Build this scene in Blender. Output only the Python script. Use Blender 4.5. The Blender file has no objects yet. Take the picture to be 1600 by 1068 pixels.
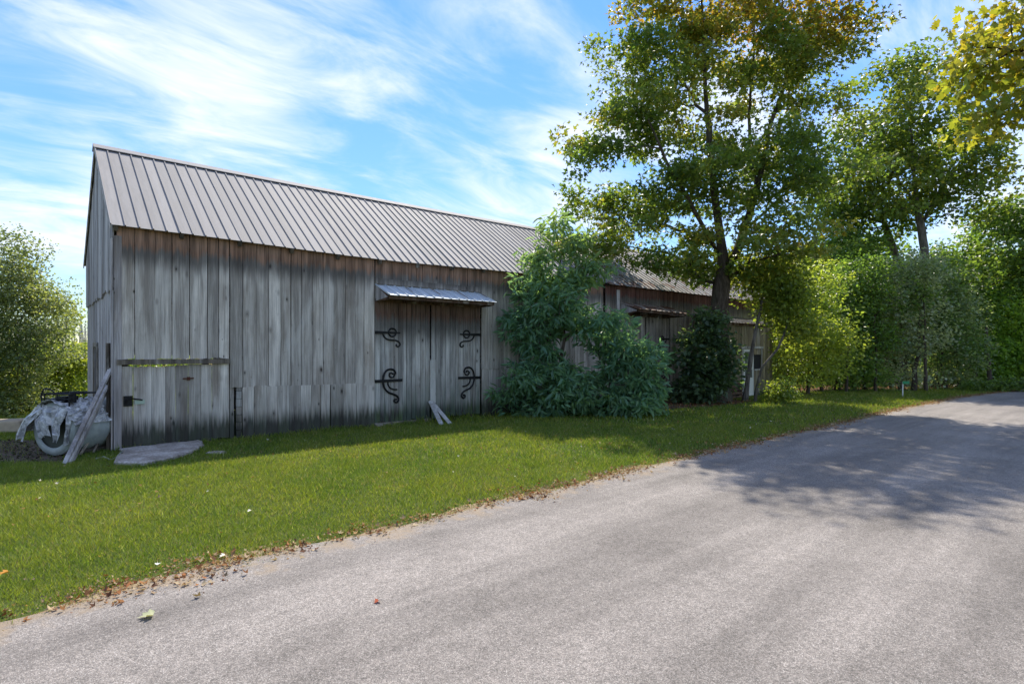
import bpy, math, random
import numpy as np
from mathutils import Vector, Matrix

# ------------------------------------------------------------------ camera, sky, sun, exposure
scene = bpy.context.scene
COL = scene.collection
CAM_H, HOR, FPX = 1.9, 548.0, 891.0            # eye height, horizon row and focal length in photo pixels (1600 wide)
cam = bpy.data.cameras.new('camera'); camo = bpy.data.objects.new('camera', cam); COL.objects.link(camo)
camo.location = (0, 0, CAM_H); camo.rotation_euler = (math.radians(90), 0, 0)
cam.sensor_width = 36; cam.lens = FPX/1600*36; cam.shift_y = (HOR-534)/1600
cam.clip_start = .05; cam.clip_end = 3000
scene.camera = camo
SUN_TO = Vector((.07, .78, 1.0)).normalized()          # towards the sun
sun = bpy.data.lights.new('sun', 'SUN'); sun.energy = 2.4; sun.angle = math.radians(.55); sun.color = (1, .93, .80)
suno = bpy.data.objects.new('sun', sun); COL.objects.link(suno)
suno.rotation_euler = SUN_TO.to_track_quat('Z', 'Y').to_euler(); suno.location = (0, 20, 40)
scene.view_settings.view_transform = 'Standard'; scene.view_settings.look = 'None'
scene.view_settings.exposure = 1.66; scene.view_settings.gamma = 1
scene.cycles.max_bounces = 7; scene.cycles.transparent_max_bounces = 6; scene.cycles.use_denoising = True
scene.cycles.sample_clamp_indirect = 8

class G:
    """small helper for node trees"""
    def __init__(s, nt): s.t = nt
    def n(s, typ, ins=None, **props):
        nd = s.t.nodes.new(typ)
        for k, v in props.items(): setattr(nd, k, v)
        for k, v in (ins or {}).items(): s.set(nd.inputs[k], v)
        return nd
    def set(s, sock, v):
        if hasattr(v, 'is_linked'): s.t.links.new(v, sock)
        else:
            if isinstance(v, (tuple, list)) and len(v) == 3 and sock.type == 'RGBA': v = (*v, 1)
            sock.default_value = v
    def m(s, op, a, b=0.0, clamp=False):
        return s.n('ShaderNodeMath', {0: a, 1: b}, operation=op, use_clamp=clamp).outputs[0]
    def v(s, op, a, b):
        return s.n('ShaderNodeVectorMath', {0: a, 1: b}, operation=op).outputs[0]
    def mix(s, f, a, b, bt='MIX'):
        return s.n('ShaderNodeMix', {0: f, 6: a, 7: b}, data_type='RGBA', blend_type=bt).outputs[2]
    def sm(s, x, a, b):
        return s.n('ShaderNodeMapRange', {0: x, 1: a, 2: b, 3: 0.0, 4: 1.0}, interpolation_type='SMOOTHSTEP').outputs[0]
    def lin(s, x, a, b, c, d):
        return s.n('ShaderNodeMapRange', {0: x, 1: a, 2: b, 3: c, 4: d}).outputs[0]
    def noise(s, vec, scale=1.0, detail=4.0, rough=.55, dist=0.0):
        return s.n('ShaderNodeTexNoise', {'Vector': vec, 'Scale': scale, 'Detail': detail, 'Roughness': rough, 'Distortion': dist}).outputs[0]
    def voro(s, vec, scale=1.0, feat='F1'):
        return s.n('ShaderNodeTexVoronoi', {'Vector': vec, 'Scale': scale}, feature=feat)
    def xyz(s, x, y, z):
        return s.n('ShaderNodeCombineXYZ', {0: x, 1: y, 2: z}).outputs[0]
    def sep(s, vec):
        return s.n('ShaderNodeSeparateXYZ', {0: vec}).outputs
    def bump(s, h, strength=.4, dist=.01):
        return s.n('ShaderNodeBump', {'Height': h, 'Strength': strength, 'Distance': dist}).outputs[0]

world = bpy.data.worlds.new('World'); scene.world = world; world.use_nodes = True
wt = world.node_tree; wt.nodes.clear(); g = G(wt)
sky = g.n('ShaderNodeTexSky', sky_type='NISHITA', sun_disc=False)
sky.sun_elevation = math.asin(SUN_TO.z); sky.sun_rotation = math.atan2(SUN_TO.x, SUN_TO.y)
sky.altitude = 0; sky.air_density = 1.0; sky.dust_density = .0; sky.ozone_density = 3.0
d = g.n('ShaderNodeTexCoord').outputs['Generated']; ds = g.sep(d)
den = g.m('ADD', g.m('MAXIMUM', ds[2], 0.0), .22)
pl = g.xyz(g.m('DIVIDE', ds[0], den), g.m('DIVIDE', ds[1], den), 0.0)      # cloud layer plane
rot = g.n('ShaderNodeMapping', {'Vector': pl, 'Location': (3.1, 1.7, 0), 'Rotation': (0, 0, math.radians(-38)), 'Scale': (1, 1, 1)}).outputs[0]
st = g.v('MULTIPLY', rot, (1.5, 3.4, 1.0))
wisp = g.noise(st, 1.5, 9, .60, .55)
big = g.noise(rot, 1.05, 3, .5, .2)
cover = g.m('ADD', g.m('MULTIPLY', wisp, .62), g.m('MULTIPLY', big, .62))
cl = g.m('MULTIPLY', g.sm(cover, .51, .83), .9)
cl = g.m('MULTIPLY', cl, g.sm(ds[2], .02, .16))
lum = g.n('ShaderNodeRGBToBW', {0: sky.outputs[0]}).outputs[0]
skyc = g.n('ShaderNodeHueSaturation', {'Hue': .508, 'Saturation': 1.2, 'Value': g.m('DIVIDE', 1.6, g.m('ADD', 1.0, g.m('MULTIPLY', lum, .22))), 'Color': sky.outputs[0]}).outputs[0]
cc = g.mix(cl, skyc, (4.75, 4.85, 5.0))
bg = g.n('ShaderNodeBackground', {'Color': cc, 'Strength': .08})
wo = g.n('ShaderNodeOutputWorld', {'Surface': bg.outputs[0]})

rng = np.random.default_rng(11); random.seed(5)

# ------------------------------------------------------------------ helpers
def px(x, y, Y):
    """photo pixel at depth Y -> world point"""
    return np.array(((x-800)/FPX*Y, Y, CAM_H+(HOR-y)/FPX*Y))
def gpt(x, y, z=0.0):
    """photo pixel on the ground"""
    Y = (CAM_H-z)*FPX/(y-HOR)
    return np.array(((x-800)/FPX*Y, Y, z))

class MB:
    def __init__(s): s.v = []; s.f = []; s.n = 0
    def add(s, verts, faces):
        s.v.extend([tuple(map(float, p)) for p in verts]); s.f.extend([tuple(i+s.n for i in f) for f in faces]); s.n += len(verts)
    def box(s, a, b):
        (x0, y0, z0), (x1, y1, z1) = a, b
        s.add([(x0,y0,z0),(x1,y0,z0),(x1,y1,z0),(x0,y1,z0),(x0,y0,z1),(x1,y0,z1),(x1,y1,z1),(x0,y1,z1)],
              [(0,3,2,1),(4,5,6,7),(0,1,5,4),(1,2,6,5),(2,3,7,6),(3,0,4,7)])
    def bar(s, a, b, w, h, up=(0,0,1), taper=1.0):
        a = Vector(a); b = Vector(b); d = (b-a).normalized(); u = Vector(up)
        sd = d.cross(u)
        if sd.length < 1e-4: sd = d.cross(Vector((1,0,0)))
        sd.normalize(); u = sd.cross(d)
        V = []
        for p, k in ((a, 1), (b, taper)):
            for i, j in ((-1,-1),(1,-1),(1,1),(-1,1)): V.append(p+sd*(i*w*k/2)+u*(j*h*k/2))
        s.add(V, [(0,1,2,3),(7,6,5,4),(0,4,5,1),(1,5,6,2),(2,6,7,3),(3,7,4,0)])
    def tube(s, pts, rad, sides=6, cap=True):
        pts = [Vector(p) for p in pts]; n = len(pts)
        if not hasattr(rad, '__len__'): rad = [rad]*n
        prev = None; V = []
        for i, p in enumerate(pts):
            t = (pts[min(i+1, n-1)]-pts[max(i-1, 0)]).normalized()
            if prev is None: a = t.orthogonal().normalized()
            else:
                a = prev-t*prev.dot(t)
                a = a.normalized() if a.length > 1e-5 else t.orthogonal().normalized()
            prev = a; b = t.cross(a)
            for k in range(sides):
                an = 2*math.pi*k/sides; V.append(p+(a*math.cos(an)+b*math.sin(an))*rad[i])
        F = [(i*sides+k, i*sides+(k+1) % sides, (i+1)*sides+(k+1) % sides, (i+1)*sides+k) for i in range(n-1) for k in range(sides)]
        if cap: F += [tuple(range(sides-1, -1, -1)), tuple((n-1)*sides+k for k in range(sides))]
        s.add(V, F)
    def lathe(s, prof, M=None, seg=24):
        V = []; 
        for r, z in prof:
            for k in range(seg):
                a = 2*math.pi*k/seg; p = Vector((r*math.cos(a), r*math.sin(a), z)); V.append(M @ p if M else p)
        F = [(i*seg+k, i*seg+(k+1) % seg, (i+1)*seg+(k+1) % seg, (i+1)*seg+k) for i in range(len(prof)-1) for k in range(seg)]
        s.add(V, F)
    def mesh(s, name, mat, smooth=False):
        me = bpy.data.meshes.new(name); me.from_pydata(s.v, [], s.f); me.update()
        if mat: me.materials.append(mat)
        if smooth: me.polygons.foreach_set('use_smooth', [True]*len(me.polygons))
        return me
    def build(s, name, mat, parent=None, loc=(0,0,0), rot=(0,0,0), smooth=False):
        return link(name, s.mesh(name, mat, smooth), parent, loc, rot)

def link(name, me, parent=None, loc=(0,0,0), rot=(0,0,0)):
    o = bpy.data.objects.new(name, me); COL.objects.link(o)
    o.location = loc; o.rotation_euler = rot
    if parent: o.parent = parent
    return o
def tag(o, label=None, cat=None, group=None, kind=None):
    for k, v in (('label', label), ('category', cat), ('group', group), ('kind', kind)):
        if v: o[k] = v
    return o
def thing(name, label, cat, loc=(0,0,0), rz=0, group=None):
    o = link(name, None, None, loc, (0, 0, rz)); return tag(o, label, cat, group)
def raw_mesh(name, V, F, mat, tint=None, smooth=False):
    """numpy arrays -> mesh; F is (n, k)"""
    me = bpy.data.meshes.new(name); nv = len(V); nf, k = F.shape
    me.vertices.add(nv); me.vertices.foreach_set('co', np.ascontiguousarray(V, np.float32).ravel())
    me.loops.add(nf*k); me.loops.foreach_set('vertex_index', np.ascontiguousarray(F, np.int32).ravel())
    me.polygons.add(nf); me.polygons.foreach_set('loop_start', np.arange(0, nf*k, k, dtype=np.int32))
    me.polygons.foreach_set('loop_total', np.full(nf, k, np.int32))
    if smooth: me.polygons.foreach_set('use_smooth', np.ones(nf, bool))
    me.update(calc_edges=True)
    if tint is not None:
        at = me.attributes.new('tint', 'FLOAT_COLOR', 'POINT')
        c = np.ones((nv, 4), np.float32); c[:, :3] = tint; at.data.foreach_set('color', c.ravel())
    if mat: me.materials.append(mat)
    return me

# ------------------------------------------------------------------ materials
def newmat(name):
    m = bpy.data.materials.new(name); m.use_nodes = True; m.node_tree.nodes.clear(); return m, G(m.node_tree)
def finish(g, col, rough=.8, metal=0.0, normal=None, spec=.3):
    ins = {'Base Color': col, 'Roughness': rough, 'Metallic': metal, 'Specular IOR Level': spec}
    if normal is not None: ins['Normal'] = normal
    b = g.n('ShaderNodeBsdfPrincipled', ins)
    g.n('ShaderNodeOutputMaterial', {'Surface': b.outputs[0]}); return b

def wood(name, light=(.62,.57,.51), dark=(.34,.305,.27), top=None, topw=.4, topc=(.18,.10,.065), bottom=True, green=.25, streak=1.0, redd=0.0, rowmoss=.66):
    m, g = newmat(name)
    tc = g.n('ShaderNodeTexCoord').outputs['Object']; rnd = g.n('ShaderNodeObjectInfo').outputs['Random']
    off = g.xyz(g.m('MULTIPLY', rnd, 37.0), g.m('MULTIPLY', rnd, 91.0), g.m('MULTIPLY', rnd, 53.0))
    vbase = g.v('ADD', tc, off)
    warp = g.noise(g.v('MULTIPLY', vbase, (3, 3, 1.4)), 1.0, 2)
    v = g.v('ADD', vbase, g.xyz(g.m('MULTIPLY', g.m('SUBTRACT', warp, .5), .05), 0.0, 0.0))
    grain = g.noise(g.v('MULTIPLY', v, (75, 75, 1.3)), 1.0, 6, .65)
    fine = g.noise(g.v('MULTIPLY', v, (190, 190, 5)), 1.0, 3, .6)
    stre = g.noise(g.v('MULTIPLY', v, (9, 9, .45)), 1.0, 5, .6)
    broad = g.noise(g.v('MULTIPLY', v, (2.6, 2.6, .8)), 1.0, 4, .55)
    s = g.m('ADD', g.m('MULTIPLY', stre, .6), g.m('MULTIPLY', broad, .4))
    col = g.mix(g.sm(s, .5-.13*streak, .5+.13*streak), dark, light)
    col = g.mix(g.m('MULTIPLY', g.sm(g.noise(g.v('MULTIPLY', v, (3, 3, .5)), 1.0, 3), .52, .72), .45), col, (.19, .145, .105))
    if redd: col = g.mix(g.m('MULTIPLY', g.sm(stre, .45, .7), redd), col, (.15, .06, .035))
    col = g.mix(1.0, col, g.n('ShaderNodeCombineColor', {i: g.lin(grain, .3, .7, .58, 1.3) for i in range(3)}).outputs[0], 'MULTIPLY')
    col = g.mix(1.0, col, g.n('ShaderNodeCombineColor', {i: g.lin(rnd, 0, 1, .68, 1.2) for i in range(3)}).outputs[0], 'MULTIPLY')
    wp = g.n('ShaderNodeNewGeometry').outputs['Position']
    stn = g.noise(g.v('MULTIPLY', wp, (2.2, 2.2, .55)), 1.0, 5, .62, .5)
    col = g.mix(g.m('MULTIPLY', g.sm(stn, .50, .66), .32), col, (.17, .135, .105))
    col = g.mix(g.m('MULTIPLY', g.sm(stn, .48, .32), .35), col, (.62, .59, .55))
    # knots and nail stains
    kv = g.voro(g.v('MULTIPLY', v, (5.6, 5.6, 2.7)), 1.0)
    ks = g.m('POWER', g.sep(kv.outputs['Color'])[0], 2.2)
    kd = g.m('ADD', g.m('DIVIDE', kv.outputs['Distance'], g.m('ADD', .12, g.m('MULTIPLY', ks, 1.5))), g.m('MULTIPLY', g.m('SUBTRACT', fine, .5), .07))
    col = g.mix(g.m('MULTIPLY', g.sm(kd, .22, .08), .42), col, (.045, .036, .03))
    col = g.mix(g.m('MULTIPLY', g.sm(kd, .095, .06), .9), col, (.035, .026, .02))
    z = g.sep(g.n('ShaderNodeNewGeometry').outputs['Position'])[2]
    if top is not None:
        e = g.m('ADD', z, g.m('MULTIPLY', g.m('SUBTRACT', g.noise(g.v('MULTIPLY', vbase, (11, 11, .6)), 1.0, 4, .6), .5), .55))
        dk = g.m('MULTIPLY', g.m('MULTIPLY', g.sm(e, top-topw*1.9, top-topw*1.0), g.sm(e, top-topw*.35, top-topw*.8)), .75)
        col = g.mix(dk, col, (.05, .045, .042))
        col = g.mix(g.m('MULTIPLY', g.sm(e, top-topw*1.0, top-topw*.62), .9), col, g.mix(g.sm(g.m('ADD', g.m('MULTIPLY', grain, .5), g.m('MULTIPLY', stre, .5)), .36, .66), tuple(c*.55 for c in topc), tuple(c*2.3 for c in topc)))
    if bottom:
        e = g.m('ADD', z, g.m('MULTIPLY', g.m('SUBTRACT', g.noise(g.v('MULTIPLY', vbase, (16, 16, .9)), 1.0, 5, .65), .5), .75))
        dk = g.sm(e, rowmoss, rowmoss*.35)
        moss = g.mix(g.m('MULTIPLY', g.sm(broad, .42, .62), green), (.026, .025, .021), (.055, .085, .03))
        col = g.mix(g.m('MULTIPLY', dk, .93), col, moss)
        col = g.mix(g.m('MULTIPLY', g.m('MULTIPLY', g.sm(e, 1.5, .5), g.sm(stre, .4, .6)), .35*green*2), col, (.07, .10, .075))
    h = g.m('ADD', g.m('MULTIPLY', grain, .7), g.m('MULTIPLY', fine, .3))
    finish(g, col, g.lin(grain, 0, 1, .95, .7), 0, g.bump(h, .55, .006), .15)
    return m
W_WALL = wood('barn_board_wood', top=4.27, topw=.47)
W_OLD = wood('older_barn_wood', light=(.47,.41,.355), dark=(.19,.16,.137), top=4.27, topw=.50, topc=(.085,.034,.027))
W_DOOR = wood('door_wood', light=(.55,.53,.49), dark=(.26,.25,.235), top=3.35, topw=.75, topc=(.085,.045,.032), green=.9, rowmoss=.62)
W_GABLE = wood('gable_wood', light=(.54,.50,.49), dark=(.26,.235,.23), bottom=False)
W_BEAM = wood('beam_wood', light=(.33,.28,.22), dark=(.13,.11,.09), bottom=False)
W_RUST = wood('fascia_wood', light=(.15,.085,.055), dark=(.06,.036,.028), bottom=False)
W_PALE = wood('pale_plank_wood', light=(.48,.47,.44), dark=(.30,.295,.28), bottom=False)
W_TAN = wood('shed_wood', light=(.36,.30,.19), dark=(.17,.14,.09), green=.5, rowmoss=.3)
W_FRAME = wood('frame_timber', light=(.12,.10,.08), dark=(.05,.042,.035), bottom=False)

def metal(name, c1, c2, rust=None, rough=.45, met=.35, rcov=(.55, .7)):
    m, g = newmat(name)
    tc = g.n('ShaderNodeTexCoord').outputs['Object']; rnd = g.n('ShaderNodeObjectInfo').outputs['Random']
    v = g.v('ADD', tc, g.xyz(g.m('MULTIPLY', rnd, 31.0), g.m('MULTIPLY', rnd, 17.0), 0.0))
    n1 = g.noise(g.v('MULTIPLY', v, (9, 1.1, 9)), 1.0, 5, .6); n2 = g.noise(v, 90.0, 3)
    col = g.mix(g.sm(n1, .3, .7), c1, c2)
    col = g.mix(g.m('MULTIPLY', g.sm(n2, .45, .75), .18), col, (.2, .19, .18))
    k = g.lin(rnd, 0, 1, .9, 1.08)
    col = g.mix(1.0, col, g.n('ShaderNodeCombineColor', {0: k, 1: k, 2: k}).outputs[0], 'MULTIPLY')
    if rust:
        w = g.n('ShaderNodeNewGeometry').outputs['Position']
        rn = g.noise(g.v('ADD', g.v('MULTIPLY', w, (.9, .9, 1.6)), g.xyz(rnd, rnd, 0.0)), 1.3, 7, .7)
        col = g.mix(g.sm(rn, *rcov), col, rust)
    finish(g, col, g.lin(n1, 0, 1, rough-.08, rough+.15), met, g.bump(g.m('ADD', n1, g.m('MULTIPLY', n2, .15)), .1, .01), .4)
    return m
M_ROOF = metal('roof_sheet_metal', (.22,.21,.208), (.29,.275,.27), rust=(.18,.15,.135), rcov=(.56,.95), rough=.75, met=.0)
M_ROOFOLD = metal('old_roof_metal', (.28,.27,.27), (.36,.34,.34), rust=(.17,.085,.05), rcov=(.52,.62), rough=.6, met=.15)
M_AWN = metal('awning_metal', (.40,.45,.50), (.52,.57,.62), rough=.68, met=.0)
M_AWNOLD = metal('rusty_awning_metal', (.38,.34,.31), (.28,.22,.19), rust=(.14,.06,.035), rcov=(.45,.55), rough=.7, met=.1)
def plain(name, c, rough=.7, met=0.0, var=.25, scale=20, spec=.35, bump=.15):
    m, g = newmat(name)
    tc = g.n('ShaderNodeTexCoord').outputs['Object']
    n1 = g.noise(tc, scale, 6, .65)
    col = g.mix(n1, tuple(x*(1-var) for x in c), tuple(min(1, x*(1+var)) for x in c))
    finish(g, col, rough, met, g.bump(n1, bump, .01), spec); return m
M_IRON = plain('black_iron', (.012,.012,.013), .55, .4, .4, 60)
M_RUSTIRON = plain('rusty_iron', (.09,.03,.018), .8, .2, .5, 60)
M_WHITE = plain('white_paint', (.62,.62,.58), .5, 0, .2, 12)
M_DARK = plain('dark_inside_paint', (.02,.02,.02), .9, 0, .3, 12)  # painted darkness for the unlit inside of the shed window
M_TANK = plain('tank_shell', (.30,.325,.31), .55, 0, .6, 5)
M_TANKG = plain('tank_end', (.06,.065,.05), .6, .2, .5, 9)
M_HOSE = plain('hose_rubber', (.42,.42,.38), .5, 0, .2, 30)
M_GREENP = plain('green_plate', (.02,.22,.09), .4, .0, .1, 20)
M_PALEP = plain('pale_green_plate', (.38,.47,.38), .5, 0, .2, 40)
M_SCREEN = plain('screen_mesh', (.11,.12,.105), .6, .2, .4, 30)
M_STONE = plain('tan_stone', (.36,.29,.20), .9, 0, .35, 9, bump=.5)

def attr_leaf(name, trans=.42, rough=.5, spec=.35):
    m, g = newmat(name)
    c = g.n('ShaderNodeAttribute', attribute_name='tint').outputs['Color']
    b = g.n('ShaderNodeBsdfPrincipled', {'Base Color': c, 'Roughness': rough, 'Specular IOR Level': spec})
    tcol = g.mix(1.0, c, (1.9, 1.75, .85), 'MULTIPLY')
    t = g.n('ShaderNodeBsdfTranslucent', {'Color': tcol})
    mx = g.n('ShaderNodeMixShader', {0: trans, 1: b.outputs[0], 2: t.outputs[0]})
    g.n('ShaderNodeOutputMaterial', {'Surface': mx.outputs[0]}); return m
M_LEAF = attr_leaf('leaf', .5, .42, .5)
M_GRASS = attr_leaf('grass_blade', .38, .6, .25)
M_DEAD = attr_leaf('dry_leaf', .15, .8, .15)

def bark(name, c):
    m, g = newmat(name)
    tc = g.n('ShaderNodeTexCoord').outputs['Object']
    n1 = g.noise(g.v('MULTIPLY', tc, (14, 14, 2.2)), 1.0, 6, .65, .4); n2 = g.noise(tc, 2.0, 3)
    col = g.mix(g.sm(n1, .35, .65), tuple(x*.4 for x in c), c)
    col = g.mix(g.m('MULTIPLY', g.sm(n2, .5, .7), .4), col, (.09, .10, .06))
    finish(g, col, .9, 0, g.bump(n1, .8, .03), .1); return m
M_BARK = bark('bark', (.115,.09,.07))
M_BARKG = bark('grey_bark', (.20,.175,.15))

def ground_mat():
    m, g = newmat('ground_turf')
    p = g.n('ShaderNodeNewGeometry').outputs['Position']
    n1 = g.noise(p, .7, 5); n2 = g.noise(p, 14.0, 5, .7)
    col = g.mix(g.sm(n1, .35, .65), (.052, .075, .018), (.085, .105, .028))
    col = g.mix(g.m('MULTIPLY', g.sm(n2, .5, .7), .5), col, (.11, .09, .045))
    finish(g, col, .95, 0, g.bump(n2, .6, .03), .1); return m
M_GROUND = ground_mat()
def asphalt_mat():
    m, g = newmat('asphalt')
    p = g.n('ShaderNodeNewGeometry').outputs['Position']
    ac = g.n('ShaderNodeAttribute', attribute_name='across').outputs['Fac']; al = g.n('ShaderNodeAttribute', attribute_name='along').outputs['Fac']
    vo = g.voro(p, 130.0); cellc = g.sep(vo.outputs['Color'])[0]
    vo2 = g.voro(p, 260.0); cell2 = g.sep(vo2.outputs['Color'])[1]
    n1 = g.noise(p, .55, 5, .55, .6); n2 = g.noise(p, 7.0, 5, .65); n3 = g.noise(p, 38.0, 3, .7)
    tr = g.noise(g.xyz(g.m('MULTIPLY', ac, 1.15), g.m('MULTIPLY', al, .10), 0.0), 1.0, 4, .55, .3)
    fl = g.noise(g.xyz(g.m('MULTIPLY', ac, 5.0), g.m('MULTIPLY', al, .35), 3.0), 1.0, 4, .6, .3)
    base = g.mix(cellc, (.125, .112, .102), (.35, .308, .278))
    base = g.mix(g.m('MULTIPLY', cell2, .5), base, (.23, .207, .192))
    base = g.mix(g.sm(cell2, .90, .97), base, (.48, .45, .42))
    base = g.mix(g.m('MULTIPLY', g.sm(vo.outputs['Distance'], .35, .75), .5), base, (.07, .066, .063))
    k = g.m('MULTIPLY', g.m('MULTIPLY', g.lin(n1, .3, .7, .82, 1.16), g.lin(n2, .25, .75, .86, 1.14)), g.lin(n3, .25, .75, .7, 1.3))
    k = g.m('MULTIPLY', k, g.m('MULTIPLY', g.lin(tr, .32, .68, .76, 1.2), g.lin(fl, .3, .7, .9, 1.1)))
    col = g.mix(1.0, base, g.n('ShaderNodeCombineColor', {0: k, 1: k, 2: k}).outputs[0], 'MULTIPLY')
    sd = g.m('ADD', ac, g.m('MULTIPLY', g.m('SUBTRACT', g.noise(p, 2.2, 6, .65), .5), 2.0))
    col = g.mix(g.m('MULTIPLY', g.sm(sd, .34, -.02), g.lin(n3, .3, .7, .55, .95)), col, g.mix(cell2, (.20, .15, .10), (.32, .25, .175)))
    h = g.m('SUBTRACT', g.m('MULTIPLY', cellc, .5), vo.outputs['Distance'])
    finish(g, col, .85, 0, g.bump(h, .5, .005), .25); return m
M_ASPHALT = asphalt_mat()
def soil_mat(name, c1, c2, sc=6.0):
    m, g = newmat(name)
    p = g.n('ShaderNodeNewGeometry').outputs['Position']
    n1 = g.noise(p, sc, 6, .65); n2 = g.noise(p, 70.0, 4, .7)
    col = g.mix(g.sm(n1, .35, .65), c1, c2)
    col = g.mix(g.m('MULTIPLY', g.sm(n2, .45, .7), .5), col, tuple(x*.5 for x in c1))
    finish(g, col, .95, 0, g.bump(g.m('ADD', n1, n2), .5, .02), .1); return m
M_VERGE = soil_mat('sandy_verge', (.24,.175,.105), (.33,.26,.17))
M_PATH = soil_mat('path_soil', (.085,.065,.045), (.15,.115,.085), 3.0)
M_LITTERSOIL = soil_mat('litter_soil', (.10,.06,.04), (.17,.10,.065), 5.0)
def slab_mat():
    m, g = newmat('weathered_slab')
    p = g.n('ShaderNodeTexCoord').outputs['Object']
    n1 = g.noise(p, 2.2, 6, .65, .6); n2 = g.noise(p, 30, 5, .7)
    col = g.mix(g.sm(n1, .35, .68), (.27,.235,.20), (.56,.51,.46))
    col = g.mix(g.m('MULTIPLY', g.sm(n2, .46, .62), .7), col, (.16,.125,.10))
    finish(g, col, .9, 0, g.bump(g.m('ADD', n1, g.m('MULTIPLY', n2, .3)), .6, .015), .15); return m
M_SLAB = slab_mat()
def plastic_mat():
    m, g = newmat('torn_plastic')
    p = g.n('ShaderNodeTexCoord').outputs['Object']
    n1 = g.noise(p, 9, 5, .6, 1.0)
    col = g.mix(g.sm(n1, .35, .65), (.20,.20,.205), (.56,.56,.57))
    finish(g, col, .32, 0, g.bump(n1, .7, .03), .5); return m
M_PLASTIC = plastic_mat()

# ------------------------------------------------------------------ ground, road
EDGE = [(-26,-14),(-14,-7.5),(-8.6,-1.5),(-5.4,2.0),(-3.6,4.01),(-2.65,5.02),(-.74,6.59),(.53,7.8),(2.9,9.96),(5.08,11.9),(8.1,14.47),(12.4,18.4),(18.5,23.5),(25.3,28.2),(33,32),(45,36),(70,42)]
EX = np.array([e[0] for e in EDGE], float); EY = np.array([e[1] for e in EDGE], float)
def smooth_curve(xs, ys, n):
    s = np.r_[0, np.cumsum(np.hypot(np.diff(xs), np.diff(ys)))]; q = np.linspace(0, s[-1], n)
    X = np.interp(q, s, xs); Y = np.interp(q, s, ys)
    k = np.ones(9)/9
    for A in (X, Y):
        e = np.pad(A, 4, mode='edge'); A[4:-4] = np.convolve(e, k, 'valid')[4:-4]
    return X, Y
RX, RY = smooth_curve(EX, EY, 400)
def edge_noise(q):
    return .07*np.sin(q*2.1)+.05*np.sin(q*5.3+1)+.03*np.sin(q*11.7+2)
def edge_d(x, y):
    """signed distance to the road's left edge, positive on the lawn side"""
    x = np.atleast_1d(x); y = np.atleast_1d(y); out = np.empty(len(x))
    tx = np.gradient(RX); ty = np.gradient(RY); L = np.hypot(tx, ty); tx /= L; ty /= L
    for i in range(0, len(x), 20000):
        a = x[i:i+20000, None]-RX[None]; b = y[i:i+20000, None]-RY[None]
        j = np.argmin(a*a+b*b, 1); r = np.arange(len(j))
        out[i:i+20000] = a[r, j]*(-ty[j])+b[r, j]*tx[j]
    return out
def strip(name, offs0, offs1, z, mat, n0=0, n1=400):
    tx = np.gradient(RX); ty = np.gradient(RY); L = np.hypot(tx, ty); nx = -ty/L; ny = tx/L
    A = np.c_[RX+nx*offs0, RY+ny*offs0, np.full(400, z)]; B = np.c_[RX+nx*offs1, RY+ny*offs1, np.full(400, z)]
    V = np.empty((800, 3)); V[0::2] = A; V[1::2] = B
    F = np.array([(2*i, 2*i+1, 2*i+3, 2*i+2) for i in range(n0, n1-1)])[:, ::-1]
    me = raw_mesh(name, V, F, mat); sl = np.r_[0, np.cumsum(np.hypot(np.diff(RX), np.diff(RY)))]
    a1 = np.empty(800, np.float32); a1[0::2] = -np.asarray(offs0); a1[1::2] = -np.asarray(offs1); a2 = np.repeat(sl, 2).astype(np.float32)
    for nm, ar in (('across', a1), ('along', a2)): me.attributes.new(nm, 'FLOAT', 'POINT').data.foreach_set('value', ar)
    return link(name, me)
S = np.r_[0, np.cumsum(np.hypot(np.diff(RX), np.diff(RY)))]
mb = MB(); mb.add([(-900,-300,0),(900,-300,0),(900,1500,0),(-900,1500,0)], [(0,1,2,3)])
tag(mb.build('ground', M_GROUND), 'green turf ground stretching out behind the barns', 'ground', kind='structure')
tag(strip('verge', edge_noise(S)*1.2+.08, np.full(400, -.6), .004, M_VERGE), 'sandy tan verge between lawn and driveway', 'verge', kind='structure')
tag(strip('road', edge_noise(S+3)*.7-.02, np.full(400, -8.5), .009, M_ASPHALT), 'worn light grey asphalt driveway curving past the lawn', 'road', kind='structure')

# ------------------------------------------------------------------ barn frame of reference
UX, UY = .7627, .6467
B0 = np.array((-7.6, 10.92))
ROT = math.atan2(UY, UX)
def bw(t, s, z=0.0):
    return np.array((B0[0]+UX*t-UY*s, B0[1]+UY*t+UX*s, z))
def t_px(x, s=0.0):
    k = (x-800)/FPX
    return (k*(B0[1]+UX*s)-B0[0]+UY*s)/(UX-k*UY)
def z_py(y, t, s=0.0):
    return CAM_H+(HOR-y)/FPX*(B0[1]+UY*t+UX*s)
def to_barn(x, y):
    a = x-B0[0]; b = y-B0[1]; return a*UX+b*UY, -a*UY+b*UX

W, EAVE, RIDGE = 6.5, 4.30, 6.70
OH, OG = .17, .10
def sag_e(t): return .11*math.exp(-((t-5.2)/3.2)**2)
def sag_r(t): return .03*math.sin(math.pi*max(0, min(1, t/14)))
SLOPE = (RIDGE-EAVE)/(W/2+OH)
def roof_z(s, t): 
    e = (W/2-abs(s-W/2)+OH)/(W/2+OH)
    return (EAVE-sag_e(t))*(1-e)+(RIDGE-sag_r(t))*e

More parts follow.
